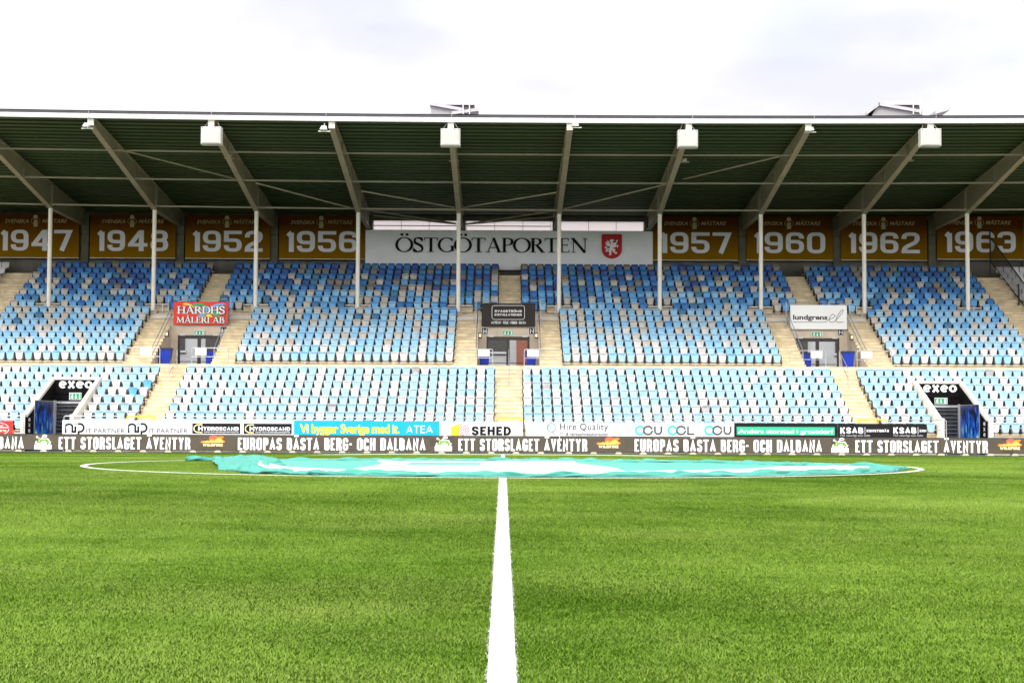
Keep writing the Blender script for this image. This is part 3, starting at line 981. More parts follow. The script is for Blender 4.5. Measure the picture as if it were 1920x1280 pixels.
# ------------------------------------------------------------------ seats
SEATC = {'white': (.60, .595, .585), 'pale blue': (.345, .56, .705), 'light blue': (.25, .52, .76), 'sky blue': (.105, .37, .72), 'mid blue': (.010, .155, .46), 'dark blue': (.004, .062, .27), 'steel blue': (.035, .17, .33), 'beige': (.52, .485, .43), 'grey': (.40, .40, .40), 'dull grey': (.20, .185, .155)}
SM = {k: mat('seat plastic ' + k, c, .38, .15, 2.4) for k, c in SEATC.items()}
M_bracket_crease = mat('black seat bracket and crease shade', (.014, .014, .015), .5, .1, 4)  # also colours the painted crease shade of the seat pans
MIX = [  # first row, weights
 ('low', {'white': .40, 'pale blue': .59, 'sky blue': .01}),
 ('m0', {'white': .37, 'pale blue': .43, 'light blue': .20}),
 ('m2', {'white': .16, 'beige': .19, 'pale blue': .30, 'light blue': .35}),
 ('m4', {'beige': .34, 'pale blue': .12, 'light blue': .36, 'sky blue': .13, 'steel blue': .05}),
 ('u8', {'beige': .28, 'light blue': .14, 'sky blue': .28, 'mid blue': .18, 'steel blue': .12}),
 ('u11', {'dull grey': .12, 'beige': .14, 'sky blue': .10, 'mid blue': .38, 'dark blue': .16, 'steel blue': .10}),
 ('u14', {'dull grey': .26, 'mid blue': .30, 'dark blue': .30, 'steel blue': .14})]
MIX = dict(MIX)

def outline(hw_t, hw_b, z0, z1, rt, rb):
    """rounded trapezoid, counter-clockwise seen from the front"""
    pts = []
    for cx, cz, r, a0 in ((hw_b - rb, z0 + rb, rb, -90), (hw_t - rt, z1 - rt, rt, 0), (-hw_t + rt, z1 - rt, rt, 90), (-hw_b + rb, z0 + rb, rb, 180)):
        for i in range(4):
            a = R(a0 + 30 * i)
            pts.append((cx + r * math.cos(a), cz + r * math.sin(a)))
    return pts
def shell(mb, pts, yf, thick, inset, dish, m, lean=0.0):
    """outline -> bevelled panel with a slightly dished front"""
    n = len(pts)
    cz = sum(p[1] for p in pts) / n
    sc = lambda p, k: (p[0] * k, cz + (p[1] - cz) * k)
    L = lambda z: lean * (z - cz)
    v = [(p[0], yf + thick + L(p[1]), p[1]) for p in pts] + [(p[0], yf + inset + L(p[1]), p[1]) for p in pts]
    q = [sc(p, .93) for p in pts]; v += [(p[0], yf + L(p[1]), p[1]) for p in q]
    q = [sc(p, .70) for p in pts]; v += [(p[0], yf + dish + L(p[1]), p[1]) for p in q]
    f = [tuple(range(n - 1, -1, -1))]
    for k in range(3):
        f += [(k * n + i, k * n + (i + 1) % n, (k + 1) * n + (i + 1) % n, (k + 1) * n + i) for i in range(n)]
    f.append(tuple(range(3 * n, 4 * n)))
    mb.add(v, f, m)
def seat_back_geo(m):
    b = MB(); shell(b, outline(.222, .205, .20, .545, .065, .03), -.085, .035, .012, .010, m, .10); return b
def seat_pan_geo(m):
    b = MB(); shell(b, outline(.216, .165, .035, .452, .03, .09), -.185, .060, .02, .016, m, .06); b.box(-.19, .19, -.135, -.10, .452, .474, M_bracket_crease); return b  # black strip above the pan paints the shade of the hinge gap
def bracket_geo(sx):
    b = MB()
    x = sx * .228
    b.box(x - .016, x + .020, -.16, .02, -.01, .275, M_bracket_crease)
    b.box(x - .016, x + .020, -.17, -.06, .275, .42, M_bracket_crease)
    b.box(x - .034, x + .036, -.21, -.02, -.035, .06, M_bracket_crease)
    return b
BACK = {k: seat_back_geo(m) for k, m in SM.items()}
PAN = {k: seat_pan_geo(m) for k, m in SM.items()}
BRK = [bracket_geo(-1), bracket_geo(1)]

def spans(kind, i):
    """seat blocks of one row: (x0, x1, block word, reference at x0?)"""
    if kind == 'low':
        a, b, c = AISLES
        L = [(-27.6, a[0], 'outer left'), (a[1], b[0], 'inner left'), (b[1], c[0], 'inner right'), (c[1], 28.6, 'outer right')]
        if i <= 5:
            L = [(-27.6, TUN[0][0] - .02, 'far left'), (TUN[0][1] + .05, a[0], 'outer left'), L[1], L[2], (c[1], TUN[1][0] - .05, 'outer right'), (TUN[1][1] + .02, 28.6, 'far right')]
        return L
    if i <= 7:
        p, q, s = PITS
        return [(-29.3, p[0], 'outer left'), (p[3], q[0], 'inner left'), (q[3], s[0], 'inner right'), (s[3], 29.5, 'outer right')]
    a, b, c = UAISLES
    return [(-29.3, a[0], 'outer left'), (a[1], b[0], 'inner left'), (b[1], c[0], 'inner right'), (c[1], 29.5, 'outer right')]

def proj(P):
    v = CAM_ROT.transposed() @ (Vector(P) - CAM)
    return 960 + v.x / -v.z * F_PX, 640 - v.y / -v.z * F_PX

seats, rails = [], {}
for kind, rows in (('low', LOW), ('upp', UPP)):
    for i, (d, top) in enumerate(rows):
        key = 'low' if kind == 'low' else ('m0' if i < 2 else 'm2' if i < 5 else 'm4' if i < 8 else 'u8' if i < 11 else 'u11' if i < 14 else 'u14')
        names, wts = list(MIX[key]), list(MIX[key].values())
        for (x0, x1, block) in spans(kind, i):
            n = max(1, round((x1 - x0) / .5))
            pitch = (x1 - x0) / n
            prev = None
            rr = rails.setdefault((kind, i), [])
            gap0 = x0
            for k in range(n):
                x = x0 + pitch * (k + .5)
                if kind == 'upp' and i == 8 and any(abs(x - cx) < .72 for cx in COLX):
                    continue
                c = random.choices(names, wts)[0]
                if c in ('white', 'beige', 'dull grey') and prev == c and random.random() < .75:
                    c = random.choices(names[1:], wts[1:])[0]
                if kind == 'low' and random.random() < .008:
                    c = 'grey'
                prev = c
                seats.append(dict(kind=kind, row=i, x=x, d=d, z=top - .545, c=c, block=block, k=k, n=n))
            rr.append((x0, x1))
# galvanised rails the seats are bolted to
for (kind, i), L in rails.items():
    d, top = (LOW if kind == 'low' else UPP)[i]
    m = MB()
    for x0, x1 in L:
        m.box(x0 + .02, x1 - .02, d - .03, d + .03, top - .25, top - .20, M_raill)
        m.box(x0 - .03, x1 + .03, d - .09, d - .03, top - .615, top - .575, M_raill)
        for q in np.arange(x0 + .3, x1, 1.75):
            m.box(q - .03, q + .03, d - .05, d + .075, top - .68, top - .20, M_galv)
    m.build('seat_rail', M_raill, stand)

ORD = ['first', 'second', 'third', 'fourth', 'fifth', 'sixth', 'seventh', 'eighth', 'ninth', 'tenth', 'eleventh', 'twelfth', 'thirteenth', 'fourteenth', 'fifteenth', 'sixteenth', 'seventeenth', 'eighteenth', 'nineteenth', 'twentieth']
TENS = ['', '', 'twenty', 'thirty', 'forty']
def ordinal(n):
    if n <= 20: return ORD[n - 1]
    t, u = divmod(n, 10)
    return {2: 'twentieth', 3: 'thirtieth', 4: 'fortieth'}[t] if u == 0 else TENS[t] + '-' + ORD[u - 1]
def seat_label(s):
    left = 'left' in s['block']
    # count from the stairs nearest the middle of the stand (from the tunnel for the far blocks)
    n = (s['n'] - s['k']) if left else s['k'] + 1
    if s['kind'] == 'low':
        ref = {'outer left': 'left stairs', 'outer right': 'right stairs', 'far left': 'left tunnel', 'far right': 'right tunnel', 'inner left': 'centre stairs', 'inner right': 'centre stairs'}[s['block']]
        side = 'leftward' if left else 'rightward'
        return f"{s['c']} seat, {ordinal(n)} {side} from {ref}, {ordinal(s['row'] + 1)} row of lower tier"
    ref = {'outer left': 'red entrance sign', 'outer right': 'white entrance sign', 'inner left': 'black entrance sign', 'inner right': 'black entrance sign'}[s['block']]
    side = 'leftward' if left else 'rightward'
    return f"{s['c']} seat, {ordinal(n)} {side} from stairs beside {ref}, row above the walkway"

def seen(s):
    px, py = proj((s['x'], s['d'], s['z'] + .3))
    return -6 < px < 1926
cand = [s for s in seats if seen(s) and ((s['kind'] == 'upp' and s['row'] == 0) or (s['kind'] == 'low' and s['row'] in (1, 2, 3)) or (s['kind'] == 'low' and s['row'] == 0 and 'far' in s['block']))]
pri = lambda s: (0 if s['kind'] == 'upp' else 1, s['row'], abs(s['x']))
cand.sort(key=pri)
single = cand[:300]
ids = {id(s) for s in single}
protos = {}
G_SEAT = 'folding seats of the grandstand'
def make_seat(c, loc, label):
    if c not in protos:
        e = empty('stadium_seat', loc, label, 'seat', G_SEAT)
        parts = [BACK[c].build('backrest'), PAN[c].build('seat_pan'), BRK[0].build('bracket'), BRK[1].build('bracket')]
        for p in parts:
            p.parent = e
        protos[c] = (e, parts)
        return e
    e0, parts0 = protos[c]
    e = e0.copy()
    COL.objects.link(e)
    e.location = loc
    e['label'] = label
    for p0 in parts0:
        p = p0.copy()
        COL.objects.link(p)
        p.parent = e
    return e
for s in single:
    e = make_seat(s['c'], (s['x'], s['d'], s['z']), seat_label(s))
    e.rotation_euler = (R(random.uniform(-1.2, 1.2)), 0, R(random.uniform(-1, 1)))
# all the other seats as one mass
rest = [s for s in seats if id(s) not in ids]
mats_ = list(SM.values()) + [M_bracket_crease]
names_ = list(SM)
V, FI, LS, MI = [], [], [], []
tmpl = {}
for c in names_:
    vs_, fs_, mi_ = [], [], []
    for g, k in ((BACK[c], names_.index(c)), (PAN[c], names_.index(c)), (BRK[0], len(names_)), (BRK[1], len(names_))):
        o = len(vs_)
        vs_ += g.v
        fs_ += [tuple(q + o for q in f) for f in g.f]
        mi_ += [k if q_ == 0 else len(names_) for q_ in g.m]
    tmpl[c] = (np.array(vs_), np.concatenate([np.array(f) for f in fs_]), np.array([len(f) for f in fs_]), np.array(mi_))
off = 0
for s in rest:
    v, fi, ls, mi = tmpl[s['c']]
    t = random.uniform(-.04, .04)
    w = v.copy()
    w[:, 1] += t * w[:, 2]
    V.append(w + np.array([s['x'], s['d'], s['z']])); FI.append(fi + off); LS.append(ls); MI.append(mi)
    off += len(v)
# plain white seats with open pans beyond the wide end stairs
def white_block(x0, x1):
    global off
    for i in range(5, 16):
        d, top = UPP[i]
        n = int((x1 - x0) / .5)
        for k in range(n):
            b = MB()
            shell(b, outline(.225, .22, .05, .46, .05, .03), -.05, .04, .012, .012, None, .12)
            shell(b, outline(.22, .20, .0, .10, .03, .03), -.46, .40, .02, .0, None, 0)
            v = np.array(b.v) + np.array([x0 + .5 * (k + .5), d, top - .5])
            fi = np.concatenate([np.array(f) for f in b.f]) + off
            V.append(v); FI.append(fi); LS.append(np.array([len(f) for f in b.f])); MI.append(np.full(len(b.f), names_.index('white')))
            off += len(v)
white_block(-36.3, -30.9)
white_block(31.25, 36.5)
V, FI, LS, MI = np.concatenate(V), np.concatenate(FI), np.concatenate(LS), np.concatenate(MI)
me = bpy.data.meshes.new('seat_rows')
me.vertices.add(len(V)); me.vertices.foreach_set('co', V.reshape(-1).astype(np.float32))
me.loops.add(len(FI)); me.loops.foreach_set('vertex_index', FI.astype(np.int32))
me.polygons.add(len(LS)); me.polygons.foreach_set('loop_start', np.concatenate([[0], np.cumsum(LS)[:-1]]).astype(np.int32))
for m in mats_:
    me.materials.append(m)
me.polygons.foreach_set('material_index', MI.astype(np.int32))
me.update(calc_edges=True)
me.validate()
o = bpy.data.objects.new('seat_rows', me)
COL.objects.link(o)
tag(o, 'remaining rows of folded seats from pale blue and white below to dark blue above', 'seats', G_SEAT, 'stuff')

# ------------------------------------------------------------------ pitchside LED boards
def led_material():
    m = bpy.data.materials.new('led screen'); m.use_nodes = True
    n, l = m.node_tree.nodes, m.node_tree.links
    b = n['Principled BSDF']; b.inputs['Roughness'].default_value = .5
    geo = n.new('ShaderNodeNewGeometry')
    mp_ = n.new('ShaderNodeMapping'); mp_.inputs['Scale'].default_value = (1.82, 0, 2.68)
    l.new(geo.outputs['Position'], mp_.inputs['Vector'])
    fl_ = n.new('ShaderNodeVectorMath'); fl_.operation = 'FLOOR'; l.new(mp_.outputs['Vector'], fl_.inputs[0])
    w = n.new('ShaderNodeTexWhiteNoise'); l.new(fl_.outputs['Vector'], w.inputs['Vector'])
    t = n.new('ShaderNodeTexNoise'); t.inputs['Scale'].default_value = 1.3; t.inputs['Detail'].default_value = 4
    l.new(geo.outputs['Position'], t.inputs['Vector'])
    a = n.new('ShaderNodeMath'); a.operation = 'ADD'; l.new(w.outputs['Value'], a.inputs[0]); l.new(t.outputs['Fac'], a.inputs[1])
    r = n.new('ShaderNodeValToRGB')
    r.color_ramp.elements[0].position = .3; r.color_ramp.elements[0].color = (.038, .029, .017, 1)
    r.color_ramp.elements[1].position = 1.0; r.color_ramp.elements[1].color = (.062, .048, .031, 1)
    l.new(a.outputs[0], r.inputs['Fac']); l.new(r.outputs['Color'], b.inputs['Base Color'])
    l.new(r.outputs['Color'], b.inputs['Emission Color']); b.inputs['Emission Strength'].default_value = .35
    return m
M_led = led_material()
M_ledtxt = mat('lit white led letters', (.75, .75, .75), .5, .02, 4, emit=(1, 1, 1), estr=.35)
LD = 74.0
def led(px0, px1, label):
    a, b = U(px0, 832, LD).x, U(px1, 832, LD).x
    zt, zb = U((px0 + px1) / 2, 817.6 + ((px0 + px1) / 2 - 943) * .0042, LD).z, U(960, 846.3, LD).z
    e = empty('led_board', ((a + b) / 2, LD, zb - .12), label, 'LED board', 'pitchside LED boards')
    m = MB(); m.box(a, b, LD, LD + .12, zb, zt, M_led); m.build('screen', M_led, e)
    m = MB(); m.box(a, b, LD + .125, LD + .2, zb - .02, zt + .02, M_black); m.build('cabinet', M_black, e)
    n = int((b - a) / 1.12)
    for k in range(n):
        x = a + .4 + k * 1.12
        m = MB()
        m.prism([(x - .16, zb - .09), (x + .16, zb - .09), (x + .10, zb - .004), (x - .10, zb - .004)], 'y', LD - .02, LD + .35, M_wallconc)
        m.build('foot', M_pale, e)
    return e
LEDS = [led(-75, 1048.6, 'long dark brown LED board left of its seam, with white capitals'), led(1050.2, 1995, 'long dark brown LED board right of its seam, with white capitals')]
M_orange = mat('flame orange', (.85, .20, .02), .5, .1, 5, emit=(1, .25, .02), estr=.3)
M_flame = mat('flame yellow', (.95, .70, .10), .5, .1, 5, emit=(1, .7, .1), estr=.3)
M_redball = mat('dull red ball', (.55, .10, .06), .5, .1, 5, emit=(.6, .1, .06), estr=.3)
M_gold = mat('pale gold letters', (.90, .75, .35), .5, .05, 5, emit=(.9, .75, .35), estr=.3)
M_leaf = mat('emblem green', (.16, .30, .04), .5, .1, 5, emit=(.16, .3, .04), estr=.3)
def txt(e, fn, *a, name='lettering', **k):
    mb = MB(); fn(mb, *a, **k); return mb.build(name, a[3] if len(a) > 3 else None, e)
def ysh(px): return (px - 560) * .0042
for n_, (x0, x1, body) in enumerate([(-298, 45, 'EUROPAS BÄSTA BERG- OCH DALBANA'), (110, 357, 'ETT STORSLAGET ÄVENTYR'), (446, 798, 'EUROPAS BÄSTA BERG- OCH DALBANA'), (859.5, 1101, 'ETT STORSLAGET ÄVENTYR'), (1190, 1541, 'EUROPAS BÄSTA BERG- OCH DALBANA'), (1604, 1852, 'ETT STORSLAGET ÄVENTYR')]):
    dy = ysh((x0 + x1) / 2)
    txt(LEDS[0 if x0 < 1000 else 1], write_strokes, body, (x0, 821.2 + dy, x1, 842.8 + dy), LD, M_ledtxt, pv=.170, ph=.14, gap=.10, rad=.22, space=.55)
def flame(ox, oy, e):
    mb = MB(); S = 27.43
    P = lambda pts: [(ox + x / S, oy + y / S) for x, y in pts]
    pix_poly(mb, P(disc(850, 190, 250, 150)), LD, M_redball, .006)
    pix_poly(mb, P([(160, 400), (250, 310), (330, 335), (430, 340), (520, 290), (600, 320), (720, 190), (800, 230), (900, 270), (1000, 170), (1100, 105), (1300, 90), (1380, 140), (1255, 200), (1300, 280), (1430, 350), (1380, 415), (200, 425)]), LD, M_orange, .010)
    pix_poly(mb, P([(250, 402), (480, 330), (600, 370), (720, 300), (850, 360), (1000, 240), (1150, 205), (1250, 300), (1350, 385), (1000, 412)]), LD, M_flame, .014)
    write_strokes(mb, 'WILDFIRE', (ox + 280 / S, oy + 468 / S, ox + 1310 / S, oy + 605 / S), LD, M_gold, pv=.34, ph=.26, gap=.14, rad=.2)
    mb.build('flame_emblem', M_flame, e)
for ox, e in ((370, 0), (1112, 1), (1864.5, 1)):
    flame(ox, 815 + ysh(ox), LEDS[e])
def animal(ox, oy, e):
    mb = MB(); S = 27.43
    P = lambda pts: [(ox + x / S, oy + y / S) for x, y in pts]
    body = [(500, 340), (550, 265), (690, 385), (740, 410), (850, 390), (1060, 380), (1115, 415), (1160, 520), (1235, 540), (1150, 660), (1090, 640), (1060, 560), (1000, 650), (720, 650), (580, 640), (450, 620), (510, 500), (640, 540), (640, 450)]
    cx, cy = 820, 500
    pix_poly(mb, P([(cx + (x - cx) * 1.09, cy + (y - cy) * 1.14) for x, y in body]), LD, M_ledtxt, .006)
    pix_poly(mb, P([(cx + (x - cx) * .93, cy + (y - cy) * .86) for x, y in body]), LD, M_leaf, .010)
    pix_poly(mb, P([(720, 660), (740, 560), (830, 510), (950, 500), (980, 560), (960, 660)]), LD, M_ledtxt, .014)
    pix_stroke(mb, P(disc(930, 245, 105, 48, 16) + [(1035, 245)]), 1.5, LD, M_ledtxt, .012)
    pix_stroke(mb, P([(740, 400), (860, 280)]), 2.4, LD, M_ledtxt, .013)
    pix_rect(mb, ox + 390 / S, oy + 690 / S, ox + 1275 / S, oy + 930 / S, LD, M_ledtxt, .016)
    write_strokes(mb, 'KOLMÅRDEN', (ox + 440 / S, oy + 740 / S, ox + 1230 / S, oy + 820 / S), LD, M_leaf, pv=.3, ph=.24, gap=.16, rad=.2, off=.020)
    mb.build('animal_emblem', M_ledtxt, e)
for ox, e in ((50, 0), (801, 0), (1544.5, 1)):
    animal(ox, 810 + ysh(ox), LEDS[e])

# ------------------------------------------------------------------ boards on the front railing
BD = 79.5
M_red = mat('red board', (.62, .025, .02), .4, .05, 2)
M_cyan = mat('bright blue board', (.0, .40, .80), .4, .04, 2)
M_yel = mat('yellow print', (.95, .80, .02), .45, .03, 2)
M_teal = mat('teal print', (.05, .52, .55), .45, .05, 2)
M_greyp = mat('dark grey print', (.07, .07, .075), .5, .05, 2, spec=.1)
M_lgrey = mat('light grey print', (.40, .40, .42), .45, .04, 2)
M_brickp = mat('brick red print', (.75, .05, .05), .45, .1, 2)
M_darkbd = mat('charcoal board', (.016, .016, .017), .5, .1, 2, spec=.1)
def dyb(px): return (px - 560) * .0046
def board(x0, x1, m, label, y0=788.6, y1=818):
    a, b = U(x0, y0 + dyb(x0), BD), U(x1, y1, BD)
    e = empty('advertising_board', ((a.x + b.x) / 2, BD, .0), label, 'advertising board', 'advertising boards along the front railing')
    mb = MB(); mb.cbox(a.x, b.x, BD, BD + .03, .06, U(x0, y0 + dyb((x0 + x1) / 2), BD).z, .004, m)
    mb.build('panel', m, e)
    return e
e = board(-60, 23.5, M_red, 'red board with a white ring emblem beside the left tunnel', 791)
mb = MB(); pix_stroke(mb, disc(-3, 803.5, 19.5, 11.5, 30), 1.1, BD, M_whitepaint)
write_strokes(mb, '1976', (-2.5, 805.5, 12, 809), BD, M_whitepaint, pv=.24, ph=.2, gap=.12)
for y, a, b in ((797, -8, 6), (800.5, -14, 15)):
    pix_rect(mb, a, y, b, y + 1.3, BD, M_whitepaint)
mb.build('print', M_whitepaint, e)
e = board(117, 357.8, M_white, 'long white board with two black rounded logos and thin grey capitals')
mb = MB()
for ox in (0, 118):
    w = 3.3
    X = lambda x: 117.5 + ox + (x - 940) / 8
    Y = lambda y: 780 + y / 8
    pix_stroke(mb, [(X(985), Y(250)), (X(985), Y(150))] + [(X(1035 - 50 * math.cos(R(t))), Y(150 - 32 * math.sin(R(t)))) for t in range(0, 181, 20)] + [(X(1085), Y(232)), (X(1130), Y(232)), (X(1130), Y(150))], w, BD, M_blackpaint)
    pix_poly(mb, disc(X(1132), Y(115), 2.0, 2.0, 14), BD, M_teal, .012)
    pix_stroke(mb, [(X(1178), Y(270)), (X(1178), Y(232))] + [(X(1205 + 50 * math.sin(R(t))), Y(172 + 58 * math.cos(R(t)))) for t in range(0, 181, 15)] + [(X(1165), Y(114))], w, BD, M_blackpaint, .011)
    write_font(mb, 'NORRKÖPINGS', (X(1288), Y(98), X(1872), Y(165)), BD, M_lgrey)
    write_font(mb, 'IT PARTNER', (X(1288), Y(188), X(1872), Y(250)), BD, M_greyp)
mb.build('print', M_blackpaint, e)
e = board(358.2, 551, M_white, 'white board carrying two black panels with white capitals and orange arcs')
mb = MB()
for x0, x1 in ((360.5, 450.5), (457, 547)):
    dy = dyb(x0)
    pix_rect(mb, x0, 794.5 + dy, x1, 813.5 + dy, BD, M_darkbd, .006)
    pix_stroke(mb, [(x0 + 19, 796.5 + dy), (x0 + 9, 796.8 + dy), (x0 + 4, 800 + dy), (x0 + 3, 804 + dy), (x0 + 4, 808 + dy), (x0 + 9, 811 + dy), (x0 + 19, 811.3 + dy)], 1.7, BD, M_gold, .012)
    write_strokes(mb, 'H', (x0 + 11, 799.5 + dy, x0 + 20, 808.3 + dy), BD, M_whitepaint, pv=.3, ph=.25)
    write_strokes(mb, 'YDROSCAND', (x0 + 20.5, 800.8 + dy, x0 + 87, 807.6 + dy), BD, M_whitepaint, pv=.28, ph=.24, gap=.14)
    write_font(mb, 'SLANG OCH LEDNINGSKOMPONENTER', (x0 + 22, 809.2 + dy, x0 + 87, 811.8 + dy), BD, M_whitepaint, .01, off=.011)
mb.build('print', M_whitepaint, e)
e = board(551.3, 823.8, M_cyan, 'bright blue board with yellow slogan and white capitals')
mb = MB()
write_font(mb, 'Vi bygger Sverige med it.', (562, 795, 749, 817), BD, M_yel, .028, spacing=.92)
write_strokes(mb, 'ATE', (762, 797.5, 797, 811.5), BD, M_whitepaint, pv=.13, ph=.12, gap=.16, rad=.3)
write_strokes(mb, 'A', (798.5, 797.5, 811.5, 811.5), BD, M_whitepaint, pv=.13, ph=.12)
mb.build('print', M_yel, e)
e = board(824, 980, M_white, 'white board with yellow and brick cube and bold black capitals')
mb = MB()
pix_poly(mb, [(846, 800.3), (861, 794.3), (861, 816), (846, 816)], BD, M_yel)
pix_poly(mb, [(862, 794), (879.5, 798.5), (879.5, 816), (862, 816)], BD, M_whitepaint, .006)
for r in range(7):
    for k in range(5):
        x = 862.2 + k * 4.2 + (r % 2) * 1.6
        y = 795.6 + r * 2.95 + (x - 862) * .16
        if x + 2.6 < 880 and y + 1.8 < 816.4:
            pix_poly(mb, [(x, y), (x + 2.9, y + .45), (x + 2.9, y + 2.35), (x, y + 1.9)], BD, M_brickp, .011)
write_strokes(mb, 'SEHED', (884.5, 799.3, 958, 815.6), BD, M_blackpaint, pv=.27, ph=.22, gap=.17, rad=.4)
mb.build('print', M_blackpaint, e)
e = board(986, 1171, M_white, 'white board with a thin ringed letter and serif black words')
mb = MB()
pix_stroke(mb, disc(1034, 801, 8, 8, 28), 1.0, BD, M_greyp)
pix_stroke(mb, [(1035, 809), (1040, 813.5), (1043, 815)], .9, BD, M_greyp)
for y in (798.5, 802.8):
    pix_stroke(mb, [(1025, y), (1034, y)], 1.6, BD, M_teal, .012)
write_font(mb, 'Hire Quality', (1050, 793.5, 1140, 809.5), BD, M_blackpaint, .0, spacing=1.08)
write_font(mb, 'IT- & verksamhetskonsulter', (1050, 810.6, 1141, 816.2), BD, M_blackpaint, .006)
mb.build('print', M_blackpaint, e)
e = board(1171.3, 1376.5, M_white, 'white board with teal rings among dark grey capitals')
mb = MB()
for ox in (0, 130):
    dy = 3.0
    pix_stroke(mb, disc(1200 + ox, 803.5 + dy, 8, 7.6, 20, 20, 340), 3.6, BD, M_teal)
    pix_stroke(mb, disc(1215 + ox, 803.5 + dy, 8, 7.6, 24), 3.0, BD, M_greyp, .012)
    pix_stroke(mb, [(1228 + ox, 796 + dy), (1228 + ox, 806 + dy), (1231 + ox, 810 + dy), (1237 + ox, 810 + dy), (1240 + ox, 806 + dy), (1240 + ox, 796 + dy)], 3.0, BD, M_greyp)
    if ox == 0:
        pix_stroke(mb, disc(1261, 803.5 + dy, 8, 7.6, 24), 3.6, BD, M_teal)
        pix_stroke(mb, disc(1277, 803.5 + dy, 8, 7.6, 24), 3.0, BD, M_greyp, .012)
        pix_stroke(mb, [(1290, 796 + dy), (1290, 810.5 + dy), (1302, 810.5 + dy)], 3.0, BD, M_greyp)
mb.build('print', M_greyp, e)
e = board(1376.8, 1571, M_darkbd, 'charcoal board with a long green strip of small white letters')
mb = MB()
M_emer = mat('emerald print', (.03, .50, .26), .45, .04, 2)
pix_rect(mb, 1381.5, 800.5, 1565, 815, BD, M_emer, .006)
vs_ = 'A d m n storst d p t o gräsrotdorf'
write_font(mb, 'Anders storstad i grostdorf', (1384, 804.5, 1563, 814.6), BD, M_whitepaint, .024, spacing=.95)
mb.build('print', M_emer, e)
e = board(1571.3, 1738, M_darkbd, 'charcoal board with pairs of bold white capitals and thin dividers')
mb = MB()
for x0 in (1575.5, 1675):
    write_strokes(mb, 'KSAB', (x0, 801, x0 + 43, 812.5), BD, M_whitepaint, pv=.28, ph=.22, gap=.12)
    pix_rect(mb, x0 + 46, 800.5, x0 + 46.7, 813.5, BD, M_whitepaint)
    if x0 < 1600:
        write_strokes(mb, 'KONSTGRÄS', (x0 + 49.5, 805, x0 + 91, 809.6), BD, M_whitepaint, pv=.28, ph=.24, gap=.14)
    else:
        write_strokes(mb, 'KON', (x0 + 49.5, 805, x0 + 61.5, 809.6), BD, M_whitepaint, pv=.28, ph=.24, gap=.14)
    write_font(mb, 'Hur naturligt som helst', (x0 + .5, 814.2, x0 + 56, 819), BD, M_lgrey, .012)
mb.build('print', M_whitepaint, e)

# front railing sections
def rail_run(px0, px1, label, d=79.62, py=783.2, lower=None, post=2.4, name='railing', group='front railings of the lower tier', m=None, r=.024, base=-.45, cat='railing'):
    m = m or M_galv
    pm = (px0 + px1) / 2
    a, b = U(px0, py + (px0 - 943) * .0044, d), U(px1, py + (px1 - 943) * .0044, d)
    z = (a.z + b.z) / 2
    e = empty(name, ((a.x + b.x) / 2, d, base), label, cat, group)
    mb = MB()
    mb.tube((a.x + .06, d, z), (b.x - .06, d, z), r, 8, m)
    for x, s in ((a.x, 1), (b.x, -1)):
        mb.tube((x + .06 * s, d, z), (x, d, z - .06), r, 8, m)
    mb.build('top_rail', m, e)
    for zz in (lower or []):
        k = MB(); k.tube((a.x, d, zz), (b.x, d, zz), r * .8, 8, m); k.build('lower_rail', m, e)
    n = max(1, round((b.x - a.x) / post))
    for i in range(n + 1):
        x = a.x + (b.x - a.x) * i / n
        k = MB(); k.tube((x, d, base), (x, d, z - (.06 if i in (0, n) else 0)), r, 8, m); k.build('post', m, e)
    return e
rail_run(-110, 44, 'front railing by the red board, left of the left tunnel', lower=[.95, .5])
rail_run(120, 233, 'front railing behind the white board with two rounded logos')
rail_run(301, 921, 'long front railing behind the blue board')
rail_run(986, 1590, 'long front railing behind the serif lettered white board')
rail_run(1668, 1774, 'short front railing behind the charcoal board, by the right tunnel', lower=[.85])
rail_run(1853, 2010, 'front railing beyond the right tunnel', lower=[.95, .5])
for px0, px1, w in ((238, 291, 'left'), (929, 979, 'centre'), (1610, 1662, 'right')):
    rail_run(px0, px1, f'yellow gate bar at the foot of the {w} stairs', d=80.0, py=783.6, m=M_yellow, r=.036, post=9, name='gate_bar', group='yellow bars at the stairs', base=.0, cat='gate bar')

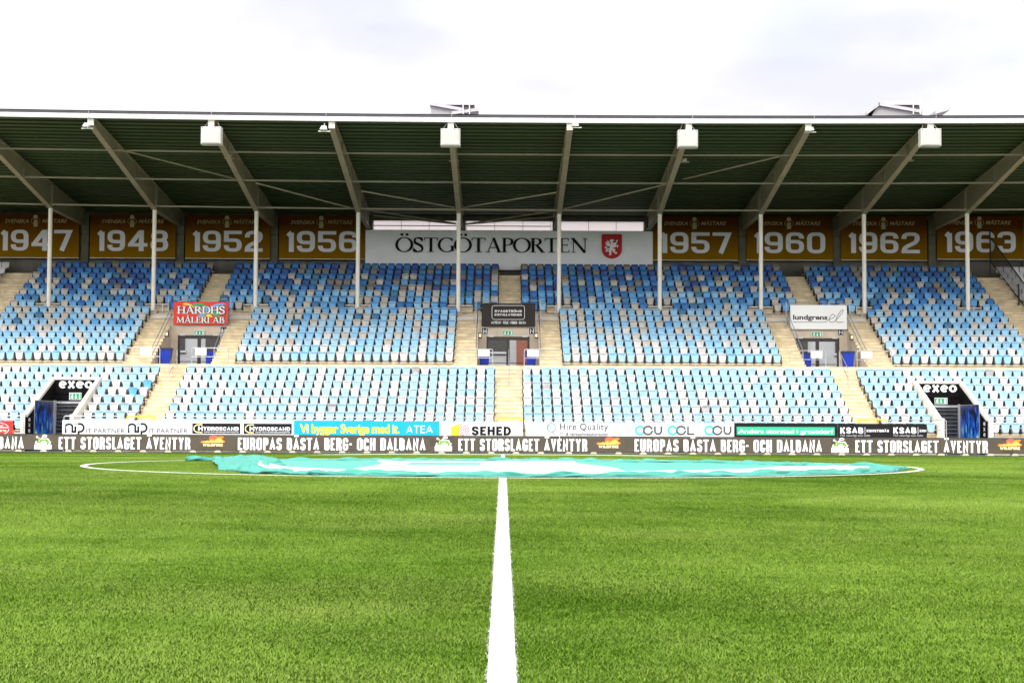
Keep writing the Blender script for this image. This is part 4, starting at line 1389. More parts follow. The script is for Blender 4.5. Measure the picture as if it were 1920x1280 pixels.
# ------------------------------------------------------------------ tunnel signs, posters, gates
def poster_material():
    m = bpy.data.materials.new('blue bubble print'); m.use_nodes = True
    n, l = m.node_tree.nodes, m.node_tree.links
    b = n['Principled BSDF']; b.inputs['Roughness'].default_value = .35
    geo = n.new('ShaderNodeNewGeometry')
    mp_ = n.new('ShaderNodeMapping'); mp_.inputs['Scale'].default_value = (0, 2.6, 1.5)
    l.new(geo.outputs['Position'], mp_.inputs['Vector'])
    t = n.new('ShaderNodeTexNoise'); t.inputs['Scale'].default_value = 1.0; t.inputs['Detail'].default_value = 5; t.inputs['Roughness'].default_value = .6
    l.new(mp_.outputs['Vector'], t.inputs['Vector'])
    sx = n.new('ShaderNodeSeparateXYZ'); l.new(geo.outputs['Position'], sx.inputs[0])
    ma = n.new('ShaderNodeMath'); ma.operation = 'MULTIPLY_ADD'; ma.inputs[1].default_value = -.10; ma.inputs[2].default_value = .08
    l.new(sx.outputs['Z'], ma.inputs[0])
    ad = n.new('ShaderNodeMath'); ad.operation = 'ADD'; l.new(t.outputs['Fac'], ad.inputs[0]); l.new(ma.outputs[0], ad.inputs[1])
    r = n.new('ShaderNodeValToRGB')
    els = r.color_ramp.elements
    els[0].position = .36; els[0].color = (.001, .002, .012, 1)
    els[1].position = .44; els[1].color = (.004, .05, .42, 1)
    for p, c in ((.51, (.01, .16, .85, 1)), (.59, (.06, .55, .95, 1)), (.66, (.8, .95, 1, 1))):
        q = els.new(p); q.color = c
    l.new(ad.outputs[0], r.inputs['Fac']); l.new(r.outputs['Color'], b.inputs['Base Color'])
    return m
M_poster = poster_material()
for k, side in enumerate(('left', 'right')):
    a, b = TUN[k]
    t = .2
    dy = 0 if k == 0 else 7.3
    px = (110.5, 174) if k == 0 else (1731, 1794)
    e = empty('tunnel_sign', ((a + b) / 2, 85.5, 2.2), f'black sign with bold white lowercase word over the {side} tunnel', 'sign', 'signs over the tunnels')
    mb = MB(); mb.cbox(a + t + .03, b - t - .03, 85.49, 85.545, 2.55, 3.26, .004, M_blackpanel); mb.build('panel', M_blackpanel, e)
    mb = MB(); write_strokes(mb, 'exeo', (px[0], 714.3 + dy, px[1], 727.6 + dy), 85.49, M_whitepaint, pv=.36, ph=.24, gap=.10, off=.012)
    mb.build('lettering', M_whitepaint, e)
    # inner wall poster and upright lettering
    xi = a + t + .022 if k == 0 else b - t - .022
    s = 1 if k == 0 else -1
    e = empty('wall_poster', (xi, 83.8, -.4), f'tall blue and black bubble print on the inner wall of the {side} tunnel', 'poster', 'posters in the tunnels')
    mb = MB(); mb.box(min(xi, xi + s * .015), max(xi, xi + s * .015), 81.9, 85.25, -.38, 2.12, M_poster); mb.build('print', M_poster, e)
    mb = MB()
    for q in (81.82, 85.27):
        mb.box(min(xi, xi + s * .03), max(xi, xi + s * .03), q, q + .05, -.38, 2.15, M_galv)
    mb.box(min(xi, xi + s * .03), max(xi, xi + s * .03), 81.87, 85.27, 2.122, 2.16, M_galv)
    mb.build('frame', M_galv, e)
    e = empty('upright_lettering', (xi, 81.1, .2), f'small white letters set one above another at the mouth of the {side} tunnel', 'lettering', 'upright letters in the tunnels')
    mb = MB()
    for j, ch in enumerate('exeo'):
        vs, fs = font_pts(ch, .02)
        X = [v[0] for v in vs]; Z = [v[1] for v in vs]
        z0 = 1.08 - j * .27
        mb.add([(xi + s * .012, 81.0 + s * ((v[0] - min(X)) / (max(X) - min(X)) - .5) * .36, z0 + (v[1] - min(Z)) / (max(Z) - min(Z)) * .18) for v in vs], fs, M_whitepaint)
    mb.build('letters', M_whitepaint, e)
    # gate of welded mesh
    e = empty('mesh_gate', ((a + b) / 2, 85.4, -.42), f'grey welded mesh gate closing the {side} tunnel', 'gate', 'gates of the tunnels')
    x0, x1 = a + t + .09, b - t - .05
    mb = MB()
    xp = x0 if k == 0 else x1
    mb.box(xp - .07, xp + .07, 85.30, 85.44, -.42, 2.2, M_galv)
    mb.box(x0 + .072, x1 - .072, 85.33, 85.41, 2.03, 2.15, M_galv)
    xq = x1 if k == 0 else x0
    mb.box(xq - .04, xq + .04, 85.33, 85.41, -.42, 2.15, M_galv)
    mb.build('frame', M_galv, e)
    mb = MB()
    for z in np.arange(-.3, 2.0, .2):
        mb.box(x0, x1, 85.365, 85.377, z, z + .012, M_galv)
    for x in np.arange(x0 + .09, x1, .06):
        mb.box(x, x + .005, 85.378, 85.384, -.4, 2.03, M_galv)
    mb.build('mesh_panel', M_galv, e)

def exit_sign(rect, d, label, arrow=True):
    a, b = U(rect[0], rect[3], d), U(rect[2], rect[1], d)
    e = empty('exit_sign', ((a.x + b.x) / 2, d, a.z), label, 'exit sign', 'green exit signs')
    mb = MB(); mb.cbox(a.x, b.x, d - .06, d, a.z, b.z, .008, M_white); mb.build('case', M_white, e)
    w, h = rect[2] - rect[0], rect[3] - rect[1]
    mb = MB(); pix_rect(mb, rect[0] + w * .05, rect[1] + h * .1, rect[2] - w * .05, rect[3] - h * .1, d - .06, M_green, .004); mb.build('face', M_green, e)
    mb = MB()
    X = lambda t: rect[0] + w * t
    Y = lambda t: rect[1] + h * t
    D = d - .06
    pix_poly(mb, disc(X(.25), Y(.24), h * .09, h * .09, 10), D, M_whitepaint, .008)          # running figure
    pix_stroke(mb, [(X(.25), Y(.36)), (X(.22), Y(.58)), (X(.28), Y(.70)), (X(.26), Y(.86))], h * .14, D, M_whitepaint, .008)
    pix_stroke(mb, [(X(.22), Y(.58)), (X(.15), Y(.70)), (X(.10), Y(.72))], h * .12, D, M_whitepaint, .0095)
    pix_stroke(mb, [(X(.16), Y(.52)), (X(.19), Y(.38)), (X(.28), Y(.40)), (X(.32), Y(.50))], h * .10, D, M_whitepaint, .011)
    pix_stroke(mb, [(X(.52), Y(.2)), (X(.52), Y(.72))], h * .13, D, M_whitepaint, .008)       # arrow
    pix_stroke(mb, [(X(.45), Y(.55)), (X(.52), Y(.80)), (X(.59), Y(.55))], h * .12, D, M_whitepaint, .0095)
    pix_rect(mb, X(.76), Y(.18), X(.88), Y(.86), D, M_whitepaint, .008)                       # door
    mb.build('symbols', M_whitepaint, e)
    return e
exit_sign((130, 736, 153.5, 749.5), 85.46, 'green exit sign below the black word over the left tunnel')
exit_sign((1752, 745.6, 1776, 757.5), 85.46, 'green exit sign below the black word over the right tunnel')
exit_sign((363.5, 619, 384.5, 628.5), 94.99, 'green exit sign under the red entrance sign')
exit_sign((942, 619.3, 963, 628.6), 94.99, 'green exit sign under the black entrance sign')
exit_sign((1521.5, 622, 1542.5, 631), 94.99, 'green exit sign under the white entrance sign')

# ------------------------------------------------------------------ entrance signs
SD = 94.75
def ent_sign(rect, m, label):
    a, b = U(rect[0], rect[3], SD), U(rect[2], rect[1], SD)
    e = empty('entrance_sign', ((a.x + b.x) / 2, SD, a.z), label, 'sign', 'signs over the entrances')
    mb = MB(); mb.cbox(a.x, b.x, SD, SD + .18, a.z, b.z, .015, m); mb.build('panel', m, e)
    return e
M_pgreen = mat('print green', (.02, .45, .12), .45, .04, 2)
M_pblue = mat('print light blue', (.12, .50, .88), .45, .04, 2)
M_signred = mat('sign red', (.80, .030, .012), .4, .05, 2)
e = ent_sign((325, 566, 428, 608), M_signred, 'red entrance sign with white serif capitals and coloured brush strokes')
mb = MB(); P = lambda pts: [(320 + x / 16, 560 + y / 16) for x, y in pts]
pix_poly(mb, P([(350, 160), (420, 130), (520, 135), (620, 165), (710, 270), (640, 250), (540, 200)]), SD, M_yel, .004)
pix_poly(mb, P([(640, 170), (800, 130), (960, 150), (1090, 205), (900, 205), (720, 212)]), SD, M_pgreen, .005)
pix_poly(mb, P([(1230, 205), (1400, 150), (1560, 135), (1670, 165), (1500, 195), (1330, 215), (1325, 280), (1280, 285)]), SD, M_pblue, .004)
pix_poly(mb, P([(1030, 260), (1120, 280), (1100, 400), (1040, 400)]), SD, M_pblue, .004)
pix_poly(mb, P([(790, 250), (930, 280), (940, 400), (900, 340)]), SD, M_yel, .006)
pix_poly(mb, P([(800, 520), (850, 465), (1040, 465), (1010, 525)]), SD, M_pblue, .004)
pix_poly(mb, P([(1030, 520), (1150, 430), (1260, 540), (1180, 545)]), SD, M_yel, .005)
pix_poly(mb, P([(1260, 465), (1490, 470), (1470, 540), (1320, 545)]), SD, M_pgreen, .004)
pix_poly(mb, P([(1280, 350), (1360, 350), (1350, 462), (1275, 462)]), SD, M_pgreen, .006)
mb.build('brush_strokes', M_yel, e)
mb = MB()
write_serif(mb, 'HÅRDHS', (332, 574, 422, 588), SD, M_blackpaint, .36, .22, .012)
write_serif(mb, 'HÅRDHS', (332, 574.3, 422, 587.8), SD, M_whitepaint, .21, .10, .028)
write_serif(mb, 'MÅLERI AB', (331, 594, 421, 605), SD, M_blackpaint, .36, .22, .012, space=.4)
write_serif(mb, 'MÅLERI AB', (331, 594.3, 421, 604.8), SD, M_whitepaint, .20, .10, .028, space=.4)
mb.build('lettering', M_whitepaint, e)
M_signblk = mat('sign black', (.030, .024, .020), .4, .2, .8, spec=.15)
e = ent_sign((903, 569, 1003.5, 611.5), M_signblk, 'black entrance sign with white outlined box of slanted capitals')
mb = MB(); X = lambda x: 880 + x / 8; Y = lambda y: 540 + y / 8
fr = round_path([(X(580), Y(262)), (X(828), Y(262), 1), (X(828), Y(470), 1), (X(340), Y(470), 1), (X(340), Y(262), 1), (X(580), Y(262))], 5)
pix_stroke(mb, fr, .8, SD, M_whitepaint)
write_strokes(mb, 'SVAGSTRÖMS', (X(378), Y(330), X(785), Y(362)), SD, M_whitepaint, pv=.27, ph=.20, gap=.13, shear=.12)
write_strokes(mb, 'INSTALLATIONER', (X(378), Y(384), X(782), Y(415)), SD, M_whitepaint, pv=.26, ph=.19, gap=.13, shear=.12)
write_strokes(mb, 'ANTENN - TELE - FIBER - DATA', (X(328), Y(500), X(848), Y(536)), SD, M_whitepaint, pv=.17, ph=.15, gap=.08)
mb.build('lettering', M_whitepaint, e)
M_signwht = mat('sign white', (.90, .90, .88), .4, .02, 1)
e = ent_sign((1482, 572, 1588, 617), M_signwht, 'white entrance sign with grey lowercase word and looping script')
mb = MB(); P = lambda pts: [(1440 + x / 8, 560 + y / 8) for x, y in pts]
write_font(mb, 'lundgrens', (1487, 590.3, 1551.5, 601.8), SD, M_greyp, .032)
pix_stroke(mb, smooth_path(P([(378, 350), (600, 350), (850, 350), (905, 315), (965, 290), (1003, 260), (985, 233), (945, 250), (918, 300), (930, 345), (975, 352), (1030, 310), (1085, 245), (1125, 190), (1118, 166), (1080, 200), (1035, 270), (1018, 325), (1045, 352), (1132, 350)])), .85, SD, M_greyp)
mb.build('lettering', M_greyp, e)

def letter_sign(rect, ch, label):
    d = 94.99
    a, b = U(rect[0], rect[3], d), U(rect[2], rect[1], d)
    e = empty('letter_sign', ((a.x + b.x) / 2, d, a.z), label, 'letter sign', 'stand letter signs')
    mb = MB(); mb.cbox(a.x, b.x, d - .03, d, a.z, b.z, .004, M_white); mb.build('plate', M_white, e)
    mb = MB(); pix_rect(mb, rect[0] + .9, rect[1] + .9, rect[2] - .9, rect[3] - .9, d - .03, M_blackpaint, .004)
    write_strokes(mb, ch, (rect[0] + 2.6, rect[1] + 2.4, rect[2] - 2.6, rect[3] - 2.4), d - .03, M_whitepaint, pv=.22, ph=.2, off=.010)
    mb.build('letter', M_whitepaint, e)
letter_sign((412.5, 612, 425.5, 625), 'M', 'small black M plate below the red entrance sign')
letter_sign((903, 614, 915.5, 627), 'M', 'small black M plate below the black entrance sign')
letter_sign((991, 614, 1003.5, 627), 'N', 'small black N plate below the black entrance sign')
letter_sign((1570, 617, 1582.5, 629), 'N', 'small black N plate below the white entrance sign')

# bins, lamps
def bin_(px, py, d, label):
    x = U(px, py, d).x
    e = empty('wheelie_bin', (x, d, WALK), label, 'bin', 'blue bins at the entrances')
    mb = MB()
    z0, z1 = WALK + .06, WALK + .92
    mb.add([(x - .23, d - .25, z0), (x + .23, d - .25, z0), (x + .23, d + .25, z0), (x - .23, d + .25, z0), (x - .30, d - .33, z1), (x + .30, d - .33, z1), (x + .30, d + .33, z1), (x - .30, d + .33, z1)],
           [(0, 3, 2, 1), (4, 5, 6, 7), (0, 1, 5, 4), (1, 2, 6, 5), (2, 3, 7, 6), (3, 0, 4, 7)], M_bin)
    mb.build('body', M_bin, e)
    mb = MB(); mb.prism([(d - .36, z1 + .002), (d + .36, z1 + .002), (d + .38, z1 + .12), (d + .1, z1 + .15), (d - .36, z1 + .09)], 'x', x - .33, x + .33, M_bindark); mb.build('lid', M_bindark, e)
    for s in (-1, 1):
        mb = MB(); mb.tube((x + s * .2, d + .22, WALK + .1), (x + s * .27, d + .22, WALK + .1), .1, 14, M_black); mb.build('wheel', M_black, e)
    mb = MB(); mb.tube((x - .27, d + .4, z1 + .05), (x + .27, d + .4, z1 + .05), .02, 8, M_bindark); mb.build('handle', M_bindark, e)
bin_(311, 684, 91.6, 'blue wheelie bin against the side wall left of the red sign doors')
bin_(396, 684, 93.6, 'blue wheelie bin partly hidden right of the red sign doors')
bin_(908, 684, 93.6, 'blue wheelie bin behind white panel left of centre doors')
bin_(996, 684, 93.6, 'blue wheelie bin behind white panel right of centre doors')
bin_(1511, 686, 93.6, 'blue wheelie bin partly hidden left of the white sign doors')
bin_(1590, 688, 91.6, 'blue wheelie bin in the open right of the white sign doors')
M_lampglass = mat('warm lamp glass', (.75, .62, .40), .3, .05, 5, emit=(1, .75, .4), estr=.5)
def wall_lamp(px, py, d, x, label):
    p = U(px, py, d)
    e = empty('wall_lamp', (x, d, p.z), label, 'lamp', 'wall lamps at the entrances')
    mb = MB(); mb.cbox(x - .09, x + .09, d - .10, d + .10, p.z - .16, p.z + .16, .03, M_black); mb.build('body', M_black, e)
    mb = MB(); mb.cbox(x - .06, x + .06, d - .14, d - .102, p.z - .10, p.z + .10, .02, M_lampglass); mb.build('glass', M_lampglass, e)
wall_lamp(317, 626, 93.4, PITS[0][1] + .10, 'small lamp on the side wall left of red sign doors')
wall_lamp(899, 629, 94.4, PITS[1][1] + .10, 'small lamp on the wall left of centre doors')
wall_lamp(1006, 629, 94.4, PITS[1][2] - .10, 'small lamp on the wall right of centre doors')
wall_lamp(1588, 632, 93.4, PITS[2][2] - .10, 'small lamp on the side wall right of white sign doors')

# ------------------------------------------------------------------ railings on the walkway and stairs
def barrier(px0, px1, panel, label):
    d = 88.3
    py = 654.6 + (px0 - 943) * .0044
    e = rail_run(px0, px1, label, d=d, py=654.6, lower=[4.63], post=9, name='walkway_barrier', group='walkway barriers at the entrances', base=WALK, r=.022)
    a, b = U(panel[0], 668.5 + (panel[0] - 943) * .0044, d), U(panel[1], 655.8 + (panel[0] - 943) * .0044, d)
    mb = MB(); mb.cbox(a.x, b.x, d - .045, d - .028, a.z, b.z, .003, M_white); mb.build('panel', M_white, e)
barrier(235, 300, (263.5, 285.5), 'walkway barrier with white panel left of red sign doors')
barrier(360, 428, (366, 387.5), 'walkway barrier with white panel right of red sign doors')
barrier(857, 924, (896.5, 918), 'walkway barrier with white panel left of centre doors')
barrier(983, 1053, (988.5, 1010), 'walkway barrier with white panel right of centre doors')
barrier(1480, 1548.5, (1520, 1541.5), 'walkway barrier with white panel left of white sign doors')
barrier(1607, 1672, (1614, 1635), 'walkway barrier with white panel right of white sign doors')
def handrail(p, q, label, drop=.42, name='handrail', posts=3, top_ext=0, zb=.85):
    """two sloping pipes from p (low) to q (high) with posts down to the steps"""
    e = empty(name, ((p[0] + q[0]) / 2, (p[1] + q[1]) / 2, p[2] - zb), label, 'handrail', 'galvanised handrails')
    p, q = Vector(p), Vector(q)
    for k, nm in ((0, 'top_rail'), (drop, 'lower_rail')):
        mb = MB(); mb.tube(p - Vector((0, 0, k)), q - Vector((0, 0, k)), .022, 8, M_galv); mb.build(nm, M_galv, e)
    for i in range(posts):
        c = p.lerp(q, i / max(1, posts - 1))
        mb = MB(); mb.tube(c - Vector((0, 0, zb)), c, .022, 8, M_galv); mb.build('post', M_galv, e)
NM = ('red', 'black', 'white')
for k, p in enumerate(PITS):
    for x, w in ((p[1] - .06, 'left'), (p[2] + .06, 'right')):
        handrail((x, 90.2, WALK + 1.0), (x, 95.4, fl(UPP[6][1]) + 1.15), f'sloping handrail on the {w} side of the {NM[k]} sign entrance', zb=1.0)
    # rail over the sign
    zz = U((325 + 1003) / 2, 563.2, 96.9).z
    e = empty('guard_rail', ((p[1] + p[2]) / 2, 94.9, 7.3), f'guard rail above the {NM[k]} entrance sign', 'railing', 'guard rails over the entrances')
    mb = MB(); z1 = U((903 + 1003) / 2, 563.3, 94.95).z
    mb.tube((p[1] - .15, 94.96, z1), (p[2] + .15, 94.96, z1), .022, 8, M_galv); mb.build('top_rail', M_galv, e)
    for s in (0, .33, .67, 1):
        x = p[1] - .15 + (p[2] - p[1] + .3) * s
        mb = MB(); mb.tube((x, 94.96, 6.2 if s in (0, 1) else 7.1), (x, 94.96, z1), .022, 8, M_galv); mb.build('post', M_galv, e)
for px, py0, nm in ((333, 652.5, 'left'), (954, 655, 'centre'), (1573, 657.5, 'right')):
    a = U(px, py0, 88.4)
    handrail((a.x, 86.2, a.z - 1.0), (a.x, 88.3, a.z), f'handrail down the middle of the {nm} lower stairs', drop=.5, posts=2, zb=.95)

# dark mesh fence between the upper tier and the white seats
e = empty('mesh_fence', (31.2, 99, 6), 'black netting fence running down beside the white seats', 'fence')
Mf = mat('black fence steel', (.012, .012, .012), .5, .1, 5)
M_net = bpy.data.materials.new('black netting'); M_net.use_nodes = True
M_net.node_tree.nodes['Principled BSDF'].inputs['Base Color'].default_value = (.012, .012, .012, 1)
M_net.node_tree.nodes['Principled BSDF'].inputs['Alpha'].default_value = .28
xf = 31.13
zf = lambda d: fl(UPP[0][1]) + (d - 90) * .417 / .9
for d in (104.2, 98.5, 92.5):
    mb = MB(); mb.tube((xf, d, zf(d)), (xf, d, zf(d) + (3.0 if d > 104 else 1.55)), .05, 8, Mf); mb.build('post', Mf, e)
mb = MB(); mb.tube((xf, 91, zf(91) + 1.5), (xf, 104.2, zf(104.2) + 2.45), .035, 8, Mf); mb.build('top_rail', Mf, e)
mb = MB(); mb.tube((xf, 91, zf(91) + .35), (xf, 104.2, zf(104.2) + .9), .03, 8, Mf); mb.build('lower_rail', Mf, e)
mb = MB(); mb.add([(xf, 91, zf(91) + .35), (xf, 104.2, zf(104.2) + .9), (xf, 104.2, zf(104.2) + 2.45), (xf, 91, zf(91) + 1.5), (xf + .01, 91, zf(91) + .35), (xf + .01, 104.2, zf(104.2) + .9), (xf + .01, 104.2, zf(104.2) + 2.45), (xf + .01, 91, zf(91) + 1.5)], [(0, 1, 2, 3), (7, 6, 5, 4)], M_net)
mb.build('netting', M_net, e)

# ------------------------------------------------------------------ banners
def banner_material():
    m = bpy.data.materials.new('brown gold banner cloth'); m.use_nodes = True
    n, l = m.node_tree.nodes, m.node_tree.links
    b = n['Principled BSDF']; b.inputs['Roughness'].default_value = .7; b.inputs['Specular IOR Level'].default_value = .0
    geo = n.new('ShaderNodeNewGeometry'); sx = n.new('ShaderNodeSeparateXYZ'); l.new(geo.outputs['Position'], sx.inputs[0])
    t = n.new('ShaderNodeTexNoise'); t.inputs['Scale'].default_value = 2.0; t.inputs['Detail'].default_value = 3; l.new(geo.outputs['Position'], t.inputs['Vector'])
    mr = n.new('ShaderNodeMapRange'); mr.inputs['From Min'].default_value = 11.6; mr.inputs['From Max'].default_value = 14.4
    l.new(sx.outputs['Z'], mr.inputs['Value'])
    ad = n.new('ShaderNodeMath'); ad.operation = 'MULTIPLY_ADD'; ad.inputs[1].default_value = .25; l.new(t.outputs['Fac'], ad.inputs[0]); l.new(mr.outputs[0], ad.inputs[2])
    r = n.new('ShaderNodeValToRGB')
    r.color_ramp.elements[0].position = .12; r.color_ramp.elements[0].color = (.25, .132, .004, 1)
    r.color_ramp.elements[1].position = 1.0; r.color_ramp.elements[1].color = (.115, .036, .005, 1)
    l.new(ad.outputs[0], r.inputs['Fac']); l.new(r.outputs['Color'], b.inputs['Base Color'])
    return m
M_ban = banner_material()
M_banw = mat('banner white print', (.72, .72, .74), .7, .06, 2)
M_bang = mat('banner beige print', (.52, .42, .24), .7, .08, 2)
BN = 104.45
for yr, x0, x1, y0 in (('1947', -13, 149, 402.3), ('1948', 168, 330, 403), ('1952', 347, 507, 404), ('1956', 523, 684, 404.8), ('1957', 1223, 1384, 407), ('1960', 1400, 1561, 407), ('1962', 1577, 1738, 407), ('1963', 1757, 1918, 405.5)):
    a, b = U(x0, y0 + 80, BN), U(x1, y0, BN)
    e = empty('year_banner', ((a.x + b.x) / 2, BN, a.z), f'brown and gold banner reading {yr} on the back wall', 'banner', 'year banners on the back wall')
    mb = MB()
    nxg, nzg = 16, 8
    vs = []
    for j in range(nzg + 1):
        for i in range(nxg + 1):
            u, v = i / nxg, j / nzg
            vs.append((a.x + (b.x - a.x) * u, BN + .012 * math.sin(u * 9 + v * 3 + x0) * math.sin(math.pi * v), a.z + (b.z - a.z) * v))
    w_ = nxg + 1
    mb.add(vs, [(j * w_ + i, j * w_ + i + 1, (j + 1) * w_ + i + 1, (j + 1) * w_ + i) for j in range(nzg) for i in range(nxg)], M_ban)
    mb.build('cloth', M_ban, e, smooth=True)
    k = (x1 - x0) / 162.0
    X = lambda t: x0 + t * k
    mb = MB()
    write_strokes(mb, yr, (X(13.5), y0 + 29, X(148), y0 + 67.5), BN, M_banw, pv=.235, ph=.165, gap=.14, rad=.24, off=.03)
    mb.build('numerals', M_banw, e)
    mb = MB()
    write_font(mb, 'SVENSKA', (X(22), y0 + 8.5, X(67), y0 + 15.6), BN, M_bang, .012, .3, off=.03)
    write_font(mb, 'MÄSTARE', (X(91.5), y0 + 6.6, X(140), y0 + 15.6), BN, M_bang, .012, .3, off=.03)
    mb.build('lettering', M_bang, e)
    mb = MB()
    cx = X(79.8)
    pix_rect(mb, cx - 3.9, y0 + 10, cx + 3.9, y0 + 22.5, BN, M_bang, .03)
    pix_poly(mb, disc(cx, y0 + 4.3, 4.2, 4.2, 18), BN, M_bang, .033)
    for s in (-1, 1):
        pix_stroke(mb, [(cx + s * (3.6 + 4.6 * math.sin(R(t))), y0 + 12 - 5 * math.cos(R(t))) for t in range(0, 181, 15)], .8, BN, M_bang, .031)
    mb.build('trophy_print', M_bang, e)
    mb = MB(); mb.tube((a.x, BN - .02, a.z - .02), (b.x, BN - .02, a.z - .02), .025, 8, M_raill); mb.build('hem_rod', M_raill, e)
    zc = U(x0, y0 + 35.3, BN).z
    mb = MB(); mb.tube((a.x - .25, BN + .05, zc), (b.x + .25, BN + .05, zc), .02, 8, M_black); mb.build('cord', M_black, e)

# long white banner with crest
WB = 104.35
a, b = U(684.5, 505, WB), U(1224, 432, WB)
zc, zd = U(953, 432.5, WB).z, U(953, 506, WB).z
e = empty('long_banner', ((a.x + b.x) / 2, WB, zd), 'long white banner with black serif capitals and red crest', 'banner')
M_wban = mat('white banner cloth', (.86, .86, .88), .75, .05, .8)
nxg, nzg = 60, 10
vs = []
for j in range(nzg + 1):
    for i in range(nxg + 1):
        u, v = i / nxg, j / nzg
        wob = .025 * math.sin(u * 37 + v * 4) * (1 - v) + .03 * math.sin(u * 11 - v * 5) * (1 - v) + .02 * math.sin(u * 60 + v * 9) * v * (1 - v)
        vs.append((a.x + (b.x - a.x) * u, WB + .04 - abs(wob), zd + (zc - zd) * v))
w_ = nxg + 1
mb = MB(); mb.add(vs, [(j * w_ + i, j * w_ + i + 1, (j + 1) * w_ + i + 1, (j + 1) * w_ + i) for j in range(nzg) for i in range(nxg)], M_wban)
mb.build('cloth', M_wban, e, smooth=True)
mb = MB(); write_serif(mb, 'ÖSTGÖTAPORTEN', (742, 447, 1102.5, 472.3), WB, M_blackpaint, .165, .058, .05)
mb.build('lettering', M_blackpaint, e)
M_crest = mat('crest red', (.50, .015, .012), .7, .06, 2)
mb = MB()
S = 16.0
P = lambda pts: [(1100 + x / S, 420 + y / S) for x, y in pts]
sh = [(450, 325), (475, 302), (1035, 302), (1060, 325), (1060, 760)] + [(755 + 305 * math.cos(R(t)), 760 + 278 * math.sin(R(t))) for t in range(10, 180, 10)] + [(450, 760)]
pix_poly(mb, P(sh), WB, M_crest, .05)
mb.build('crest', M_crest, e)
mb = MB()
G = [(690, 480), (735, 455), (790, 462), (832, 500), (795, 512), (772, 545), (810, 575), (860, 545), (890, 575), (888, 640), (880, 690), (800, 712), (780, 735), (850, 745), (862, 790), (832, 820), (870, 842), (905, 842), (918, 880), (860, 897), (828, 862), (788, 832), (768, 792), (742, 802), (746, 850), (736, 890), (742, 922), (700, 942), (658, 915), (680, 890), (690, 852), (650, 832), (664, 790), (685, 762), (645, 772), (628, 822), (590, 834), (560, 812), (590, 770), (602, 722), (545, 732), (540, 690), (580, 680), (625, 708), (622, 770), (600, 805), (612, 806), (636, 745), (690, 716), (712, 690), (640, 662), (560, 655), (602, 630), (548, 590), (602, 592), (553, 540), (612, 552), (603, 465), (642, 542), (656, 490), (684, 562), (702, 602), (735, 612), (722, 560), (704, 520)]
pix_poly(mb, P(G), WB, M_wban, .056)
pix_poly(mb, P([(868, 560), (902, 530), (866, 490), (900, 500), (892, 468), (920, 490), (942, 472), (926, 520), (908, 558), (888, 585)]), WB, M_wban, .060)
pix_poly(mb, P([(876, 640), (918, 656), (912, 612), (932, 640), (958, 628), (942, 666), (925, 712), (910, 682), (880, 672)]), WB, M_wban, .060)
mb.build('griffin', M_wban, e)

# ------------------------------------------------------------------ boxes and spotlights under the roof edge
M_spk = mat('off white box shell', (.50, .495, .46), .5, .05, 2)
for (x0, y0, x1, y1), w in zip(((376, 237.5, 414.5, 270), (826, 241, 863, 273.3), (1271.5, 243.5, 1309, 276), (1727, 241, 1765.5, 273.5)), ('left of the 1952 banner', 'above the centre doors', 'above the 1957 banner', 'above the 1962 banner')):
    d = 80.9
    a, b = U(x0, y1, d), U(x1, y0, d)
    lab = {'left of the 1952 banner': 'white hanging loudspeaker box, leftmost of four under the roof edge', 'above the centre doors': 'white hanging loudspeaker box, second from left of four under roof edge', 'above the 1957 banner': 'white hanging loudspeaker box, third from left of four under roof edge', 'above the 1962 banner': 'white hanging loudspeaker box, rightmost of four under the roof edge'}[w]
    e = empty('hanging_loudspeaker', ((a.x + b.x) / 2, d, a.z), lab, 'loudspeaker', 'white loudspeaker boxes under the roof edge')
    mb = MB()
    t = .05
    mb.cbox(a.x, b.x, d, d + .55, a.z, b.z, .05, M_spk)
    mb.build('cabinet', M_spk, e)
    mb = MB(); mb.cbox(a.x + .10, b.x - .10, d - .012, d - .002, a.z + .08, b.z - .12, .004, M_spk); mb.build('grille', M_spk, e)
    mb = MB()
    for q in (a.x + .08, b.x - .30, b.x - .08):
        mb.box(q - .02, q + .02, d - .006, d + .02, b.z - .075, b.z - .035, M_greyp)
    mb.build('eyelets', M_greyp, e)
    for q, s in ((a.x + .1, 1), (b.x - .1, -1)):
        mb = MB(); mb.tube((q, d + .25, b.z - .01), (q + s * .22, d + .75, b.z + .45), .01, 6, M_galv); mb.build('hanging_wire', M_galv, e)
def spot(px, py, d, label):
    p = U(px, py, d)
    x, z = p.x, p.z
    e = empty('spotlight', (x, d, z), label, 'spotlight', 'small spotlights on the roof beams')
    mb = MB(); mb.beam((x - .30, d, z - .12), (x + .30, d, z - .12), .06, .04, M_steelw); mb.beam((x, d, z - .12), (x, d + .12, z + .30), .05, .05, M_steelw); mb.build('bracket', M_steelw, e)
    mb = MB(); mb.prism([(x - .22, z - .06), (x + .16, z - .06), (x + .12, z + .12), (x - .10, z + .14)], 'y', d - .22, d - .03, M_white); mb.build('lamp_head', M_white, e)
spot(164, 236.5, 81.9, 'small white spotlight on the beam end above the 1947 banner')
spot(608, 242, 81.6, 'small white spotlight on the beam end left of the middle, above 1956')
spot(1079, 235, 81.6, 'small white spotlight on the beam end above the red crest')
spot(1519, 243.5, 81.9, 'small white spotlight on the beam end above the 1960 banner')
